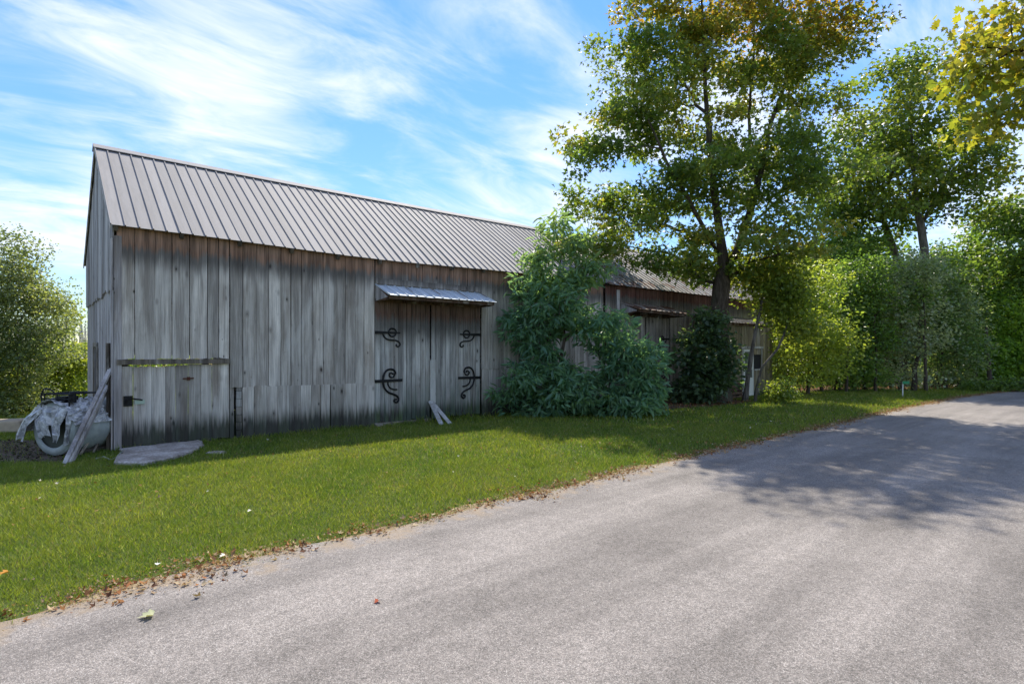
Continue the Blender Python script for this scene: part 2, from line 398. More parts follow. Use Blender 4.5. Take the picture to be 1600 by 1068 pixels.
def board_mesh(w, h, th, topf=None, rag=.02, lean=0.0):
    """upright board: origin bottom centre, ragged foot, slightly cupped; front faces -y"""
    n = 3; mb = MB()
    xs = [-w/2, -w/6, w/6, w/2]
    bot = [random.uniform(-rag, rag) for _ in xs]
    top = [h+(topf(x) if topf else random.uniform(-.004, .004)) for x in xs]
    cup = [random.uniform(-.002, .002) for _ in xs]
    V = []
    for y0, sg in ((-th/2, 1), (th/2, 0)):
        for i, x in enumerate(xs):
            for k in range(3):
                z = bot[i]+(top[i]-bot[i])*k/2
                V.append((x+lean*z+(random.uniform(-.0025, .0025) if k == 1 else 0), y0+(cup[i] if sg else 0), z))
    F = []
    idx = lambda s, i, k: s*12+i*3+k
    for i in range(3):
        for k in range(2):
            F.append((idx(0,i,k), idx(0,i+1,k), idx(0,i+1,k+1), idx(0,i,k+1)))
            F.append((idx(1,i,k), idx(1,i,k+1), idx(1,i+1,k+1), idx(1,i+1,k)))
        F.append((idx(0,i,0), idx(1,i,0), idx(1,i+1,0), idx(0,i+1,0)))
        F.append((idx(0,i,2), idx(0,i+1,2), idx(1,i+1,2), idx(1,i,2)))
    for k in range(2):
        F.append((idx(0,0,k), idx(0,0,k+1), idx(1,0,k+1), idx(1,0,k)))
        F.append((idx(0,3,k), idx(1,3,k), idx(1,3,k+1), idx(0,3,k+1)))
    mb.add(V, F); return mb
def board(parent, t0, t1, z0, z1, s, mat, th=.025, gap=.011, rag=.02, topf=None, rz=0, name='board', jit=.007):
    w = max(.02, t1-t0-random.choice((.4, .7, .9, 1.1, 1.5, 2.0))*gap)
    return board_mesh(w, z1-z0, th, topf, rag).build(name, mat, parent, ((t0+t1)/2, s+random.uniform(-jit, jit), z0), (random.uniform(-.0015, .0015), 0, rz))
def gboard(parent, s0, s1, z0, z1, t, mat, out=0.0, rag=.03, slope=0.0):
    """board on a gable wall (x = const), facing -x"""
    w = s1-s0-.012
    tf = (lambda x: -x*slope) if slope else None
    return board_mesh(w, z1-z0, .025, tf, rag).build('board', mat, parent, (t-out+random.uniform(-.004,.004), (s0+s1)/2, z0), (0, 0, -math.pi/2))

def panel_mesh(name, length, pitch, mat, corr=False):
    """roof sheet: x across, y down the slope, rib at its low-x edge"""
    if corr:
        n = 10; prof = [(pitch*i/n, .012*math.cos(2*math.pi*i/n*2)) for i in range(n+1)]
    else:
        prof = [(0,0),(.004,.026),(.022,.026),(.026,0),(pitch*.5,.001),(pitch+.004,0)]
    V = []; F = []; k = len(prof); m = 4
    for j in range(m+1):
        for x, z in prof: V.append((x, length*j/m, z))
    for j in range(m):
        for i in range(k-1): F.append((j*k+i, (j+1)*k+i, (j+1)*k+i+1, j*k+i+1)[::-1])
    # underside 8 mm below keeps the sheet from being paper-thin at its edge
    nb = len(V)
    for j in (0, m):
        V += [(x, length*j/m, z-.008) for x, z in prof]
    for i in range(k-1):
        F.append((nb+i, nb+i+1, nb+k+i+1, nb+k+i)[::-1]); F.append((m*k+i, m*k+i+1, nb+k+i+1, nb+k+i)); F.append((i+1, i, nb+i, nb+i+1))
    F += [(0, nb, nb+k, m*k), (k-1, m*k+k-1, nb+2*k-1, nb+k-1)]
    mb = MB(); mb.add(V, F); return mb.mesh(name, mat)
def lay(parent, me, a, b, xdir=Vector((1,0,0)), name='roof_panel', roll=0.0):
    """place a roof sheet with its top at a, running towards b"""
    a = Vector(a); b = Vector(b); y = (b-a).normalized(); z = xdir.cross(y).normalized()
    if z.z < 0: z = -z
    x = y.cross(z).normalized()
    if x.dot(xdir) < 0: x = -x
    o = link(name, me, parent)
    R = Matrix((x, y, z)).transposed().to_4x4(); R.translation = a
    o.matrix_basis = R @ Matrix.Rotation(roll, 4, 'Y'); return o

def scroll(pts, n=4):
    P = [Vector((p[0], 0, p[1])) for p in pts]; out = []
    for i in range(len(P)-1):
        p0 = P[max(i-1,0)]; p1 = P[i]; p2 = P[i+1]; p3 = P[min(i+2, len(P)-1)]
        for k in range(n):
            t = k/n
            out.append(.5*((2*p1)+(-p0+p2)*t+(2*p0-5*p1+4*p2-p3)*t*t+(-p0+3*p1-3*p2+p3)*t**3))
    out.append(P[-1]); return out
# traced in photo pixels around each hinge's outer end, converted with 50 px/m along the wall and 61 px/m upwards
def hp(pts, ox, oy): return [((x-ox)/5.34/50, -(y-oy)/5.34/61.5) for x, y in pts]
UP_TAIL = hp([(190,222),(200,248),(222,270),(255,278),(290,280),(316,296),(322,318),(308,333),(293,325),(296,312)], 132, 215)
LO_S = hp([(250,572),(236,562),(240,545),(262,545),(274,565),(258,585),(238,582),(228,560),(240,540),(270,540),(280,555),(268,522),(235,513),(205,530),(188,570),(184,620),(195,670),(225,708),(268,728),(298,752),(302,780),(288,797),(270,788),(274,770),(288,772)], 125, 612)[8:]
LO_SPIR = hp([(278,552),(262,582),(238,578),(232,556),(250,545),(262,558)], 125, 612)
LO_IN = hp([(222,612),(224,645),(240,672),(268,686),(292,688)], 125, 612)
def hinge(parent, t, z, upper, side, s):
    mb = MB(); f = lambda P: [Vector((side*p.x, 0, p.z)) for p in P]
    if upper:
        mb.bar((0,0,0), (side*.72,0,0), .016, .078, taper=.5)
        c = Vector((side*.49, 0, .008)); mb.tube([c+Vector((.11*math.cos(a), 0, .105*math.sin(a))) for a in np.linspace(0, 2*math.pi, 17)], .021, 5, False)
        mb.tube(f(scroll(UP_TAIL)), .022, 5)
    else:
        mb.bar((0,0,0), (side*.78,0,.01), .016, .078, taper=.85)
        mb.tube(f(scroll(LO_S[2:])), .027, 5); mb.tube(f(scroll(LO_SPIR)), .022, 5); mb.tube(f(scroll(LO_IN)), .022, 5)
    for q in (.06, .3, .58): mb.box((side*q-.012, -.016, -.012), (side*q+.012, -.005, .012))
    return mb.build('strap_hinge', M_IRON, parent, (t, s, z))

def split(t0, t1, w, j=.3):
    n = max(1, round((t1-t0)/w)); q = np.array([1+random.uniform(-j, j) for _ in range(n)]); q = np.r_[0, np.cumsum(q)/q.sum()]
    return [t0+(t1-t0)*x for x in q]

def double_door(barn, t0, tm, t1, ztop, mat, hinges):
    for a, b, side in ((t0, tm-.025, 1), (tm+.025, t1, -1)):
        mb = MB()
        for z in (.45, 1.55, ztop-.35): mb.box((a+.04, .03, z), (b-.04, .06, z+.14))
        d = mb.build('door', W_FRAME, barn)
        q = split(a, b, .135, .35)
        for i in range(len(q)-1): board(d, q[i], q[i+1], .08+random.uniform(-.02,.02), ztop, .012, mat, .024, .009, .02)
        h = a if side == 1 else b
        for zz, up in ((2.37, True), (1.13, False)):
            if (side, up) in hinges: hinge(d, h, zz, up, side, -.014)

def awning(barn, t0, t1, zb, zf, dep, metalm, fascia, n, rel=0.0):
    mb = MB()
    mb.bar((t0+.05,-dep+.06,zf-.06), (t1-.02,-dep+.06,zf-.06+rel), .05, .10)              # outer beam
    mb.bar((t0+.03,-.02,zb-.36), (t1-.05,-.02,zb-.36), .05, .16)                          # ledger on the wall
    for t in np.linspace(t0+.04, t1-.05, 5):
        mb.bar((t,-.03,zb-.045), (t,-dep+.02,zf-.03+rel*(t-t0)/(t1-t0)), .045, .07)
        mb.bar((t,-.03,zb-.40), (t,-dep+.10,zf-.10+rel*(t-t0)/(t1-t0)), .04, .06)
    aw = mb.build('awning', fascia, barn)
    # triangular end cheek
    c = MB(); c.add([(t0+.01,-.03,zb-.02),(t0+.01,-.03,zb-.42),(t0+.01,-dep+.04,zf-.07),(t0+.03,-.03,zb-.02),(t0+.03,-.03,zb-.42),(t0+.03,-dep+.04,zf-.07)],
                    [(0,1,2),(5,4,3),(0,3,4,1),(1,4,5,2),(2,5,3,0)])
    c.build('cheek_board', W_GABLE, aw)
    p = (t1-t0)/n; L = math.hypot(dep+.05, zb-zf)+.02
    me = panel_mesh('awning_panel', L, p, metalm)
    for i in range(n):
        t = t0+p*i; lay(aw, me, (t, 0.0, zb), (t, -dep, zf+rel*(i/n)+random.uniform(-.004,.004)), name='awning_panel')
    return aw

# ------------------------------------------------------------------ the weathered barn
L1 = 14.15
barn = thing('timber_barn', 'long weathered grey board barn with clean ribbed metal roof and open wild scroll hinges'.replace('open wild ', 'black '), 'barn', (B0[0], B0[1], 0), ROT)
# hidden timber frame
mb = MB()
for t in np.linspace(.12, L1-.12, 6):
    for s in (.15, W-.15): mb.box((t-.09, s-.09, 0), (t+.09, s+.09, 4.02))
    mb.bar((t, .1, 4.0), (t, W-.1, 4.0), .16, .18)
frame = mb.build('timber_frame', W_FRAME, barn)
# front wall: girts carry the boards
mb = MB()
for z in (.5, 1.55, 2.85, 4.0):
    if z < 2: 
        mb.box((3.0 if z < 1 else 3.05, .05, z), (5.36, .12, z+.12)); mb.box((8.85, .05, z), (L1-.1, .12, z+.12))
    elif z < 3.3: mb.box((.1, .05, z), (5.36, .12, z+.12)); mb.box((8.85, .05, z), (L1-.1, .12, z+.12))
    else: mb.box((.1, .05, z-.05), (L1-.1, .12, z+.09))
fw = mb.build('front_wall', W_FRAME, barn)
up = [t_px(x) for x in (181,210.5,242,268,296,324,341,358,379,399.5,418.6,438,453.6,470,488,504,521,539,554,567.6,584.6)]
ZB = 1.74                                   # under-edge of the upper boards over the stable door
for i in range(len(up)-1):
    a, b = up[i], up[i+1]; tm = (a+b)/2
    z0 = ZB if i < 7 else z_py(603 if i < 10 else 600, tm)-.03
    top = roof_z(-.02, tm)-.045
    board(fw, a, b, z0, top, -.02, W_WALL, rag=.018, topf=lambda x: random.uniform(-.005, .005))
low = [t_px(x) for x in (378,396.6,415.4,433,450.8,469,485,500,515,535,555.5,584.6)]
for i in range(len(low)-1):
    a, b = low[i], low[i+1]
    board(fw, a, b, -.03, z_py(602.5-.5*i, (a+b)/2)-.02+random.uniform(-.01, .02), -.034 if i % 3 else -.03, W_WALL, rag=.03)
# recess beside the stable door: two thin boards and short offcuts stacked between them
board(fw, t_px(358.5), t_px(366), -.02, 1.30, .02, W_WALL); 
for k in range(7):
    w0, w1 = t_px(369), t_px(377.5); z = .02+k*.17
    mb = MB(); mb.box((-(w1-w0)/2, -.02, 0), ((w1-w0)/2, .02, .16)); mb.build('board', W_PALE if k in (5, 6, 4) else W_WALL, fw, ((w0+w1)/2, .0+random.uniform(-.01,.01), z))
# over the big door and to its right
dt0, dtm, dt1 = t_px(585.5), t_px(672.6), t_px(750)
q = split(dt0, dt1+.05, .24)
for i in range(len(q)-1): board(fw, q[i], q[i+1], 3.22, roof_z(0, (q[i]+q[i+1])/2)-.05, -.012, W_WALL, rag=.01)
q = split(dt1+.03, L1, .20)
for i in range(len(q)-1):
    a, b = q[i], q[i+1]
    board(fw, a, b, 1.36+random.uniform(-.015,.015), roof_z(0, (a+b)/2)-.05, -.02, W_WALL)
    board(fw, a+.03, b+.03, -.02, 1.42, -.005, W_WALL)
# trim over the door, corner boards, beam
mb = MB(); mb.box((dt0, -.055, 3.60), (dt1-.02, -.028, 3.74)); mb.build('trim_board', W_WALL, barn)
mb = MB(); mb.box((t_px(181)+.01, -.085, 1.635), (t_px(357.5), -.0, 1.735)); mb.build('lintel_beam', W_BEAM, barn)
board(barn, -.03, .10, 0, 4.1, -.045, W_GABLE, name='corner_board'); 
gboard(barn, -.05, .10, 0, 4.05, -.03, W_GABLE, .03).name = 'corner_board'
# stable door
mb = MB()
for z in (.35, 1.2): mb.box((t_px(209), .03, z), (t_px(356), .06, z+.12))
sd = mb.build('stable_door', W_FRAME, barn)
q = [t_px(x) for x in (208,237,258,274.5,294,314,331,358)]
for i in range(len(q)-1): board(sd, q[i], q[i+1], .02, 1.535+[.055,.05,.06,.075,.09,.085,.095][i], .005, W_WALL, .026, .006, .05)
board(fw, t_px(182), t_px(207.6), -.02, 1.60, -.02, W_WALL, gap=.006)
mb = MB(); tx0, tx1 = t_px(192.5), t_px(207); zz = z_py(628, tx0)
mb.box((tx0, -.048, zz-.08), (tx1, -.034, zz+.12));  # black plate painted in for the dark hole behind the strap
mb.tube([(tx0+.03,-.06,zz-.02),(tx0+.05,-.075,zz+.05),(tx0+.10,-.075,zz+.075),(t_px(222),-.06,zz+.03)], .014, 6)
mb.build('latch_and_hole', M_IRON, sd)
mb = MB(); mb.box((t_px(210), -.032, zz-.05), (t_px(226), -.016, zz+.03)); mb.build('latch_plate', M_PALEP, sd)
mb = MB(); th = t_px(294); zh = z_py(591, th); mb.bar((th-.10,-.022,zh), (th+.10,-.022,zh+.005), .014, .025); mb.box((th-.025,-.035,zh-.035),(th+.03,-.02,zh+.035)); mb.build('rusty_bolt', M_RUSTIRON, sd)
double_door(barn, dt0, dtm, dt1, 3.18, W_DOOR, {(1,True),(1,False),(-1,True),(-1,False)})
mb = MB(); mb.box((dt0-.02, -.05, -.01), (dtm, .06, .075)); mb.build('door_sill', W_BEAM, barn)
awning(barn, dt0+.0, dt1+.02, 3.585, 3.29, .70, M_AWN, W_RUST, 13)
# gable wall on the left with an overlapping upper tier, back wall with an open doorway, partition end
mb = MB()
for z in (.6, 1.7, 2.95, 4.1): 
    for a, b in ((.1, 3.4), (4.3, W-.1)) if z < 2 else ((.1, W-.1),): mb.box((.04, a, z), (.11, b, z+.12))
gw = mb.build('gable_wall', W_FRAME, barn)
q = split(.0, W, .25)
for i in range(len(q)-1):
    a, b = q[i], q[i+1]; sm_ = (a+b)/2
    if not (3.35 < sm_ < 4.3): gboard(gw, a, b, -.03, 3.2, 0, W_GABLE)
    else: gboard(gw, a, b, 1.98, 3.2, 0, W_GABLE)
q = split(-.02, W+.02, .22)
for i in range(len(q)-1):
    a, b = q[i], q[i+1]; sm_ = (a+b)/2
    gboard(gw, a, b, 3.10+random.uniform(-.03,.03), roof_z(sm_, 0)-.06, 0, W_GABLE, .035, .035, SLOPE*(1 if sm_ < W/2 else -1))
mb = MB(); mb.box((-.05, 3.27, 0), (-.015, 3.37, 2.08)); mb.box((-.05, 4.26, 0), (-.015, 4.36, 2.08)); mb.box((-.05, 3.27, 2.0), (-.018, 4.36, 2.1))
mb.build('door_frame', W_BEAM, barn)
mb = MB()
for z in (.5, 1.6, 2.8, 4.0):
    for a, b in ((.1, .7), (3.2, L1-.1)) if z < 1.7 else ((.1, L1-.1),): mb.box((a, W-.12, z), (b, W-.05, z+.12))
bwl = mb.build('back_wall', W_FRAME, barn)
for a, b, z0 in ((0, .75, 0), (.75, 3.15, 1.78), (3.15, L1, 0)):
    q = split(a, b, .26)
    for i in range(len(q)-1): board(bwl, q[i], q[i+1], z0, roof_z(W, q[i])-.06, W, W_OLD)
q = split(0, W, .3)
mb = MB()
for z in (.6, 2, 3.4): mb.box((L1-.12, .1, z), (L1-.06, W-.1, z+.12))
pe = mb.build('end_wall', W_FRAME, barn)
for i in range(len(q)-1):
    sm_ = (q[i]+q[i+1])/2; gboard(pe, q[i], q[i+1], 0, roof_z(sm_, L1)-.06, L1-.02, W_OLD, 0, .01, SLOPE*(1 if sm_ < W/2 else -1))
# roof: rafters, ribbed sheets, ridge cap, verge board
def make_roof(barn, t0, t1, mat, pitch, dz=0.0, corr=False, cap=True, capmat=None):
    mb = MB()
    for t in np.arange(t0+.1, t1-.05, 1.1):
        for sg in (0, 1):
            e = (t, -OH*.8, roof_z(-OH*.8, t)-.09+dz*0) if sg == 0 else (t, W+OH*.8, roof_z(W+OH*.8, t)-.09)
            mb.bar(e, (t, W/2, roof_z(W/2, t)-.09+dz), .07, .11)
    rf = mb.build('roof', W_FRAME, barn)
    n = round((t1-t0)/pitch); pitch = (t1-t0)/n
    L = math.hypot(W/2+OH, RIDGE-EAVE)
    me = panel_mesh('roof_panel', L+.03, pitch, mat, corr)
    for i in range(n):
        t = t0+i*pitch
        jit = random.uniform(-.004, .004)+(random.uniform(-.02, .02) if corr else 0)
        lay(rf, me, (t, W/2, roof_z(W/2, t)+dz), (t, -OH, roof_z(-OH, t)+jit))
        if i % 1 == 0: lay(rf, me, (t, W/2, roof_z(W/2, t)+dz), (t, W+OH, roof_z(W+OH, t)))
    if cap:
        mb = MB(); c = []
        for sg in (-1, 1):
            a0, a1 = (t0, W/2, RIDGE+.045-sag_r(t0)+dz), (t1, W/2, RIDGE+.045-sag_r(t1)+dz)
            o = lambda t, dd, h: (t, W/2+sg*dd, RIDGE-sag_r(t)+dz+.045-dd*SLOPE*.92+h)
            T = np.linspace(t0-.02, t1+.02, 12)
            V = [];
            for t in T: V += [(t, W/2, RIDGE-sag_r(t)+dz+.05), o(t, .20, 0), o(t, .20, -.015), (t, W/2, RIDGE-sag_r(t)+dz+.035)]
            F = []
            for j in range(11):
                for k in range(4): F.append((j*4+k, j*4+(k+1) % 4, j*4+4+(k+1) % 4, j*4+4+k))
            F += [(0,1,2,3), (44,45,46,47)]
            mb.add(V, F)
        mb.build('ridge_cap', capmat or mat, rf)
    return rf
rf = make_roof(barn, -OG, L1+.03, M_ROOF, .229)
mb = MB()
for sg in (-1, 1):
    e = -OH if sg == -1 else W+OH
    mb.bar((-OG+.012, e, roof_z(e, 0)-.055), (-OG+.012, W/2, RIDGE-.055), .02, .085)
mb.build('verge_board', W_GABLE, barn)

# ------------------------------------------------------------------ the older barn further along
L2a, L2b = L1+.12, 26.6
ob = thing('older_barn', 'darker brown board barn with rusty patched roof and drooping rusty awning behind trees', 'barn', tuple(bw(0, 0)), ROT)
mb = MB()
for z in (.5, 1.6, 2.85, 3.98):
    for a, b in ((L2a, 15.0), (18.3, L2b)) if z < 3.3 else ((L2a, L2b),): mb.box((a+.05, .06, z), (b, .12, z+.12))
fw2 = mb.build('front_wall', W_FRAME, ob)
d20, d21 = t_px(969), 18.15; d2m = (d20+d21)/2
for a, b, z0 in ((L2a, d20-.02, -.03), (d20-.02, d21+.02, 3.2), (d21+.02, L2b, -.03)):
    q = split(a, b, .24)
    for i in range(len(q)-1): board(fw2, q[i], q[i+1], z0, roof_z(0, q[i])-.05, -.008, W_OLD)
board(ob, d20-.25, d20-.07, 0, 4.1, -.045, W_GABLE, name='corner_board')
double_door(ob, d20, d2m, d21, 3.18, W_OLD, {(-1,True),(-1,False),(1,True)})
awning(ob, d20, d21+.05, 3.64, 3.40, .78, M_AWNOLD, W_RUST, 9, rel=-.05)
mb = MB()
for z in (.5, 2, 3.9): mb.box((L2a+.05, W-.12, z), (L2b, W-.06, z+.12))
bk = mb.build('back_wall', W_FRAME, ob)
q = split(L2a, L2b, .3)
for i in range(len(q)-1): board(bk, q[i], q[i+1], 0, roof_z(W, q[i])-.06, W-.01, W_OLD)
mb = MB()
for z in (.6, 2, 3.4): mb.box((L2b-.12, .1, z), (L2b-.06, W-.1, z+.12))
ge = mb.build('gable_wall', W_FRAME, ob)
q = split(0.02, W-.03, .3)
for i in range(len(q)-1):
    sm_ = (q[i]+q[i+1])/2; gboard(ge, q[i], q[i+1], 0, roof_z(sm_, L2b)-.22, L2b, W_OLD, 0, .01, SLOPE*(1 if sm_ < W/2 else -1))
make_roof(ob, L2a-.04, L2b+.1, M_ROOFOLD, .3, dz=-.16, corr=False, capmat=M_ROOFOLD)

# ------------------------------------------------------------------ small tan shed leaning on the older barn, with a screen door
sh = thing('lean_to_shed', 'small tan board lean-to shed with white screen door beside maple trunk', 'shed', tuple(bw(0, 0)), ROT)
s0 = -1.5; a0, a1 = 19.75, 23.7
sdo, sd1 = t_px(1159.5, s0), t_px(1175, s0); wi0, wi1 = t_px(1178, s0), t_px(1188, s0)
mb = MB()
for z in (.3, 2.75): 
    for a, b in ((a0, sdo-.05), (wi1+.02, a1)) if z < 2 else ((a0, a1),): mb.box((a, s0+.02, z), (b, s0+.08, z+.1))
swl = mb.build('front_wall', W_FRAME, sh)
for a, b, z0, z1 in ((a0, sdo-.06, -.03, 3.0), (sdo-.06, sd1+.04, 1.95, 3.0), (sd1+.04, wi0-.02, -.03, 3.0), (wi0-.02, wi1+.04, -.03, 1.12), (wi0-.02, wi1+.04, 1.75, 3.0), (wi1+.04, a1, -.03, 3.0)):
    q = split(a, b, .2)
    for i in range(len(q)-1): board(swl, q[i], q[i+1], z0, z1, s0, W_TAN)
for t in (a0, a1):
    q = split(s0+.04, -.06, .24); dx = MB(); dx.box((t-.02, s0+.05, 2.7), (t+.03, -.06, 2.8)); sw = dx.build('side_wall', W_FRAME, sh)
    for i in range(len(q)-1): gboard(sw, q[i], q[i+1], -.02, 3.0+.32*((q[i]+q[i+1])/2-s0)/1.5, t, W_TAN, 0, .02, 0)
mb = MB()
mb.box((sdo-.06, s0-.05, 0), (sdo, s0-.016, 2.02)); mb.box((sd1, s0-.05, 0), (sd1+.05, s0-.016, 2.02)); mb.box((sdo-.15, s0-.06, 2.0), (wi1+.2, s0-.016, 2.09))
mb.box((wi0-.03, s0-.05, 1.08), (wi1+.05, s0-.02, 1.14)); mb.box((wi1+.02, s0-.045, 1.0), (wi1+.09, s0-.018, 2.0))
mb.build('door_frame', W_PALE, sh)
mb = MB(); w0, w1 = sdo+.01, sd1-.01
for a, b in ((w0, w0+.09), (w1-.09, w1)): mb.box((a, s0-.07, .04), (b, s0-.03, 1.97))
for z, h in ((.04, .75), (1.12, .10), (1.87, .10)): mb.box((w0+.09, s0-.066, z), (w1-.09, s0-.034, z+h))
sdr = mb.build('screen_door', M_WHITE, sh)
for z0, z1 in ((.79, 1.12), (1.22, 1.87)): 
    mb = MB(); mb.box((w0+.085, s0-.054, z0), (w1-.085, s0-.046, z1)); mb.build('screen', M_SCREEN, sdr)
mb = MB(); mb.box((wi0-.01, s0+.02, 1.13), (wi1+.03, s0+.03, 1.74)); mb.build('window', M_DARK, sh)  # near-black sheet fills the opening in place of the shaded interior
mb = MB(); mb.bar((a0-.1, s0-.1, 2.98), (a1+.1, s0-.1, 2.98), .04, .10); rs = mb.build('roof', W_RUST, sh)
me = panel_mesh('roof_panel', 1.75, .25, M_ROOFOLD)
for i in range(17): lay(rs, me, (a0-.12+i*.25, -.06, 3.42), (a0-.12+i*.25, s0-.2, 3.04))

# ------------------------------------------------------------------ trees and shrubs
def unit(a): return a/np.maximum(np.linalg.norm(a, axis=-1, keepdims=True), 1e-9)
def grow(limbs, targets, rb, rt, seed, plw=.30):
    """limbs: polylines (first starts at the base); every target point is joined to the cheapest node by a bent twig"""
    r = np.random.default_rng(seed); pos = []; par = []; pl_ = []
    def addnode(p, pa):
        pos.append(np.array(p, float)); par.append(pa)
        pl_.append(0 if pa < 0 else pl_[pa]+np.linalg.norm(pos[-1]-pos[pa])); return len(pos)-1
    for L in limbs:
        L = [np.array(p, float) for p in L]
        if not pos: cur = addnode(L[0], -1)
        else:
            A = np.array(pos); cur = int(np.argmin(((A-L[0])**2).sum(1)))
            if np.linalg.norm(A[cur]-L[0]) > .12: cur = addnode(L[0], cur)
        for a, b in zip(L[:-1], L[1:]):
            n = max(1, int(np.linalg.norm(b-a)/.45))
            for k in range(1, n+1): cur = addnode(a+(b-a)*k/n+r.normal(0, .025, 3)*(k < n), cur)
    A0 = np.array(pos); T = np.array(targets)
    order = np.argsort([np.min(np.linalg.norm(A0-t, axis=1)) for t in T])
    cap = len(pos)+len(T)*14; P = np.zeros((cap, 3)); PL = np.zeros(cap); P[:len(pos)] = pos; PL[:len(pos)] = pl_
    tips = []
    first = 3 if len(limbs[0]) > 1 else 0
    for i in order:
        t = T[i]; n0 = len(pos); D = np.linalg.norm(P[:n0]-t, axis=1)
        c = D+plw*PL[:n0]+np.where(P[:n0, 2] > t[2]+.2, .35*(P[:n0, 2]-t[2]), 0); c[:first] += 3
        j = int(np.argmin(c)); d = D[j]
        n = int(min(12, max(1, d/.42))); a = P[j].copy(); cur = j
        bend = r.normal(0, .09, 3)*d+np.array((0, 0, .07*d))
        for k in range(1, n+1):
            f = k/n; p = a+(t-a)*f+bend*4*f*(1-f)
            cur = addnode(p, cur); P[cur] = p; PL[cur] = pl_[cur]
        tips.append(cur)
    N = len(pos); w = np.zeros(N); w[tips] += 1
    for i in range(N-1, 0, -1): w[par[i]] += max(w[i], .5)
    e = math.log(rb/rt)/math.log(max(w[0], 2)); rad = rt*np.maximum(w, 1)**e; zz = np.array(pos)[:, 2]; rad = rad*(1-.45*np.clip((zz-zz.min())/max(zz.max()-zz.min(), .1)*1.3, 0, 1))
    return np.array(pos), np.array(par), rad, np.array(tips)
def wood_mesh(name, pos, par, rad, mat, flare=1.35):
    mb = MB(); N = len(pos); main = {}
    for i in range(1, N):
        p = par[i]
        if p not in main or rad[i] > rad[main[p]]: main[p] = i
    ring = {}
    def mk(c, d, r, sides):
        d = Vector(d).normalized(); a = d.orthogonal().normalized() if abs(d.z) < .9 else (Vector((1,0,0))-d*d.x).normalized()
        b = d.cross(a); s = mb.n
        mb.add([Vector(c)+(a*math.cos(2*math.pi*k/sides)+b*math.sin(2*math.pi*k/sides))*r*(1+(random.uniform(-.08,.08) if r > .06 else 0)) for k in range(sides)], []); return s
    for i in range(1, N):
        p = par[i]; r1 = rad[i]; cont = main.get(p) == i and p in ring
        sides = ring[p][1] if cont else (9 if rad[p] > .15 and main.get(p) == i else 6 if r1 > .05 else 4 if r1 > .02 else 3)
        if cont: a = ring[p][0]
        else:
            r0 = min(rad[p], r1*1.25) if p else rad[0]*flare
            a = mk(pos[p], pos[i]-pos[p], r0, sides)
        b = mk(pos[i], pos[i]-pos[p], r1*(1.12 if i == 1 and N > 3 else 1), sides); ring[i] = (b, sides)
        mb.f += [(a+k, a+(k+1) % sides, b+(k+1) % sides, b+k) for k in range(sides)]
    me = mb.mesh(name, mat, True); return me

LEAVES = {
 'dia': (np.array([(0,0,0),(.42,.45,.08),(0,1,-.10),(-.42,.45,.08)], float), np.array([(0,1,2),(0,2,3)])),
 'oval': (np.array([(0,0,0),(.30,.30,.07),(.26,.68,.05),(0,1,-.10),(-.26,.68,.05),(-.30,.30,.07)], float), np.array([(0,1,2),(0,2,3),(0,3,4),(0,4,5)])),
 'lance': (np.array([(0,0,0),(.13,.32,.03),(.11,.65,.0),(0,1,-.14),(-.11,.65,.0),(-.13,.32,.03)], float), np.array([(0,1,2),(0,2,3),(0,3,4),(0,4,5)])),
 'lobe': (np.array([(0,0,0),(.55,.42,.05),(.20,.45,.02),(0,1,-.12),(-.20,.45,.02),(-.55,.42,.05)], float), np.array([(0,1,2),(0,2,3),(0,3,4),(0,4,5)])),
 'maple': (np.array([(0,0,0),(.30,-.08,.03),(.58,.30,.06),(.30,.36,.02),(.36,.72,.02),(.14,.62,0),(0,1,-.12),(-.14,.62,0),(-.36,.72,.02),(-.30,.36,.02),(-.58,.30,.06),(-.30,-.08,.03)], float),
           np.array([(0,i,i+1) for i in range(1, 11)])),
}
def pinnate():
    V = []; F = []
    for k in range(6):
        y = .18+.13*k; z = -.28*y*y; L = .30*(1-.35*abs(k-2.5)/2.5)
        for sg in (1, -1):
            b = len(V); c, s_ = math.cos(.6), math.sin(.6)
            V += [(0, y, z), (sg*L*.5*c+.03*sg, y+L*.5*s_-.042, z-.02), (sg*L*c, y+L*s_, z-.10), (sg*L*.5*c-.03*sg, y+L*.5*s_+.042, z-.02)]
            F += [(b, b+1, b+2), (b, b+2, b+3)]
    b = len(V); V += [(0,.85,-.2),(.06,.98,-.26),(0,1.15,-.36),(-.06,.98,-.26),(.008,0,0),(-.008,0,0)]; F += [(b,b+1,b+2),(b,b+2,b+3),(b+4,b,b+5)]
    return np.array(V, float), np.array(F)
LEAVES['pin'] = pinnate()

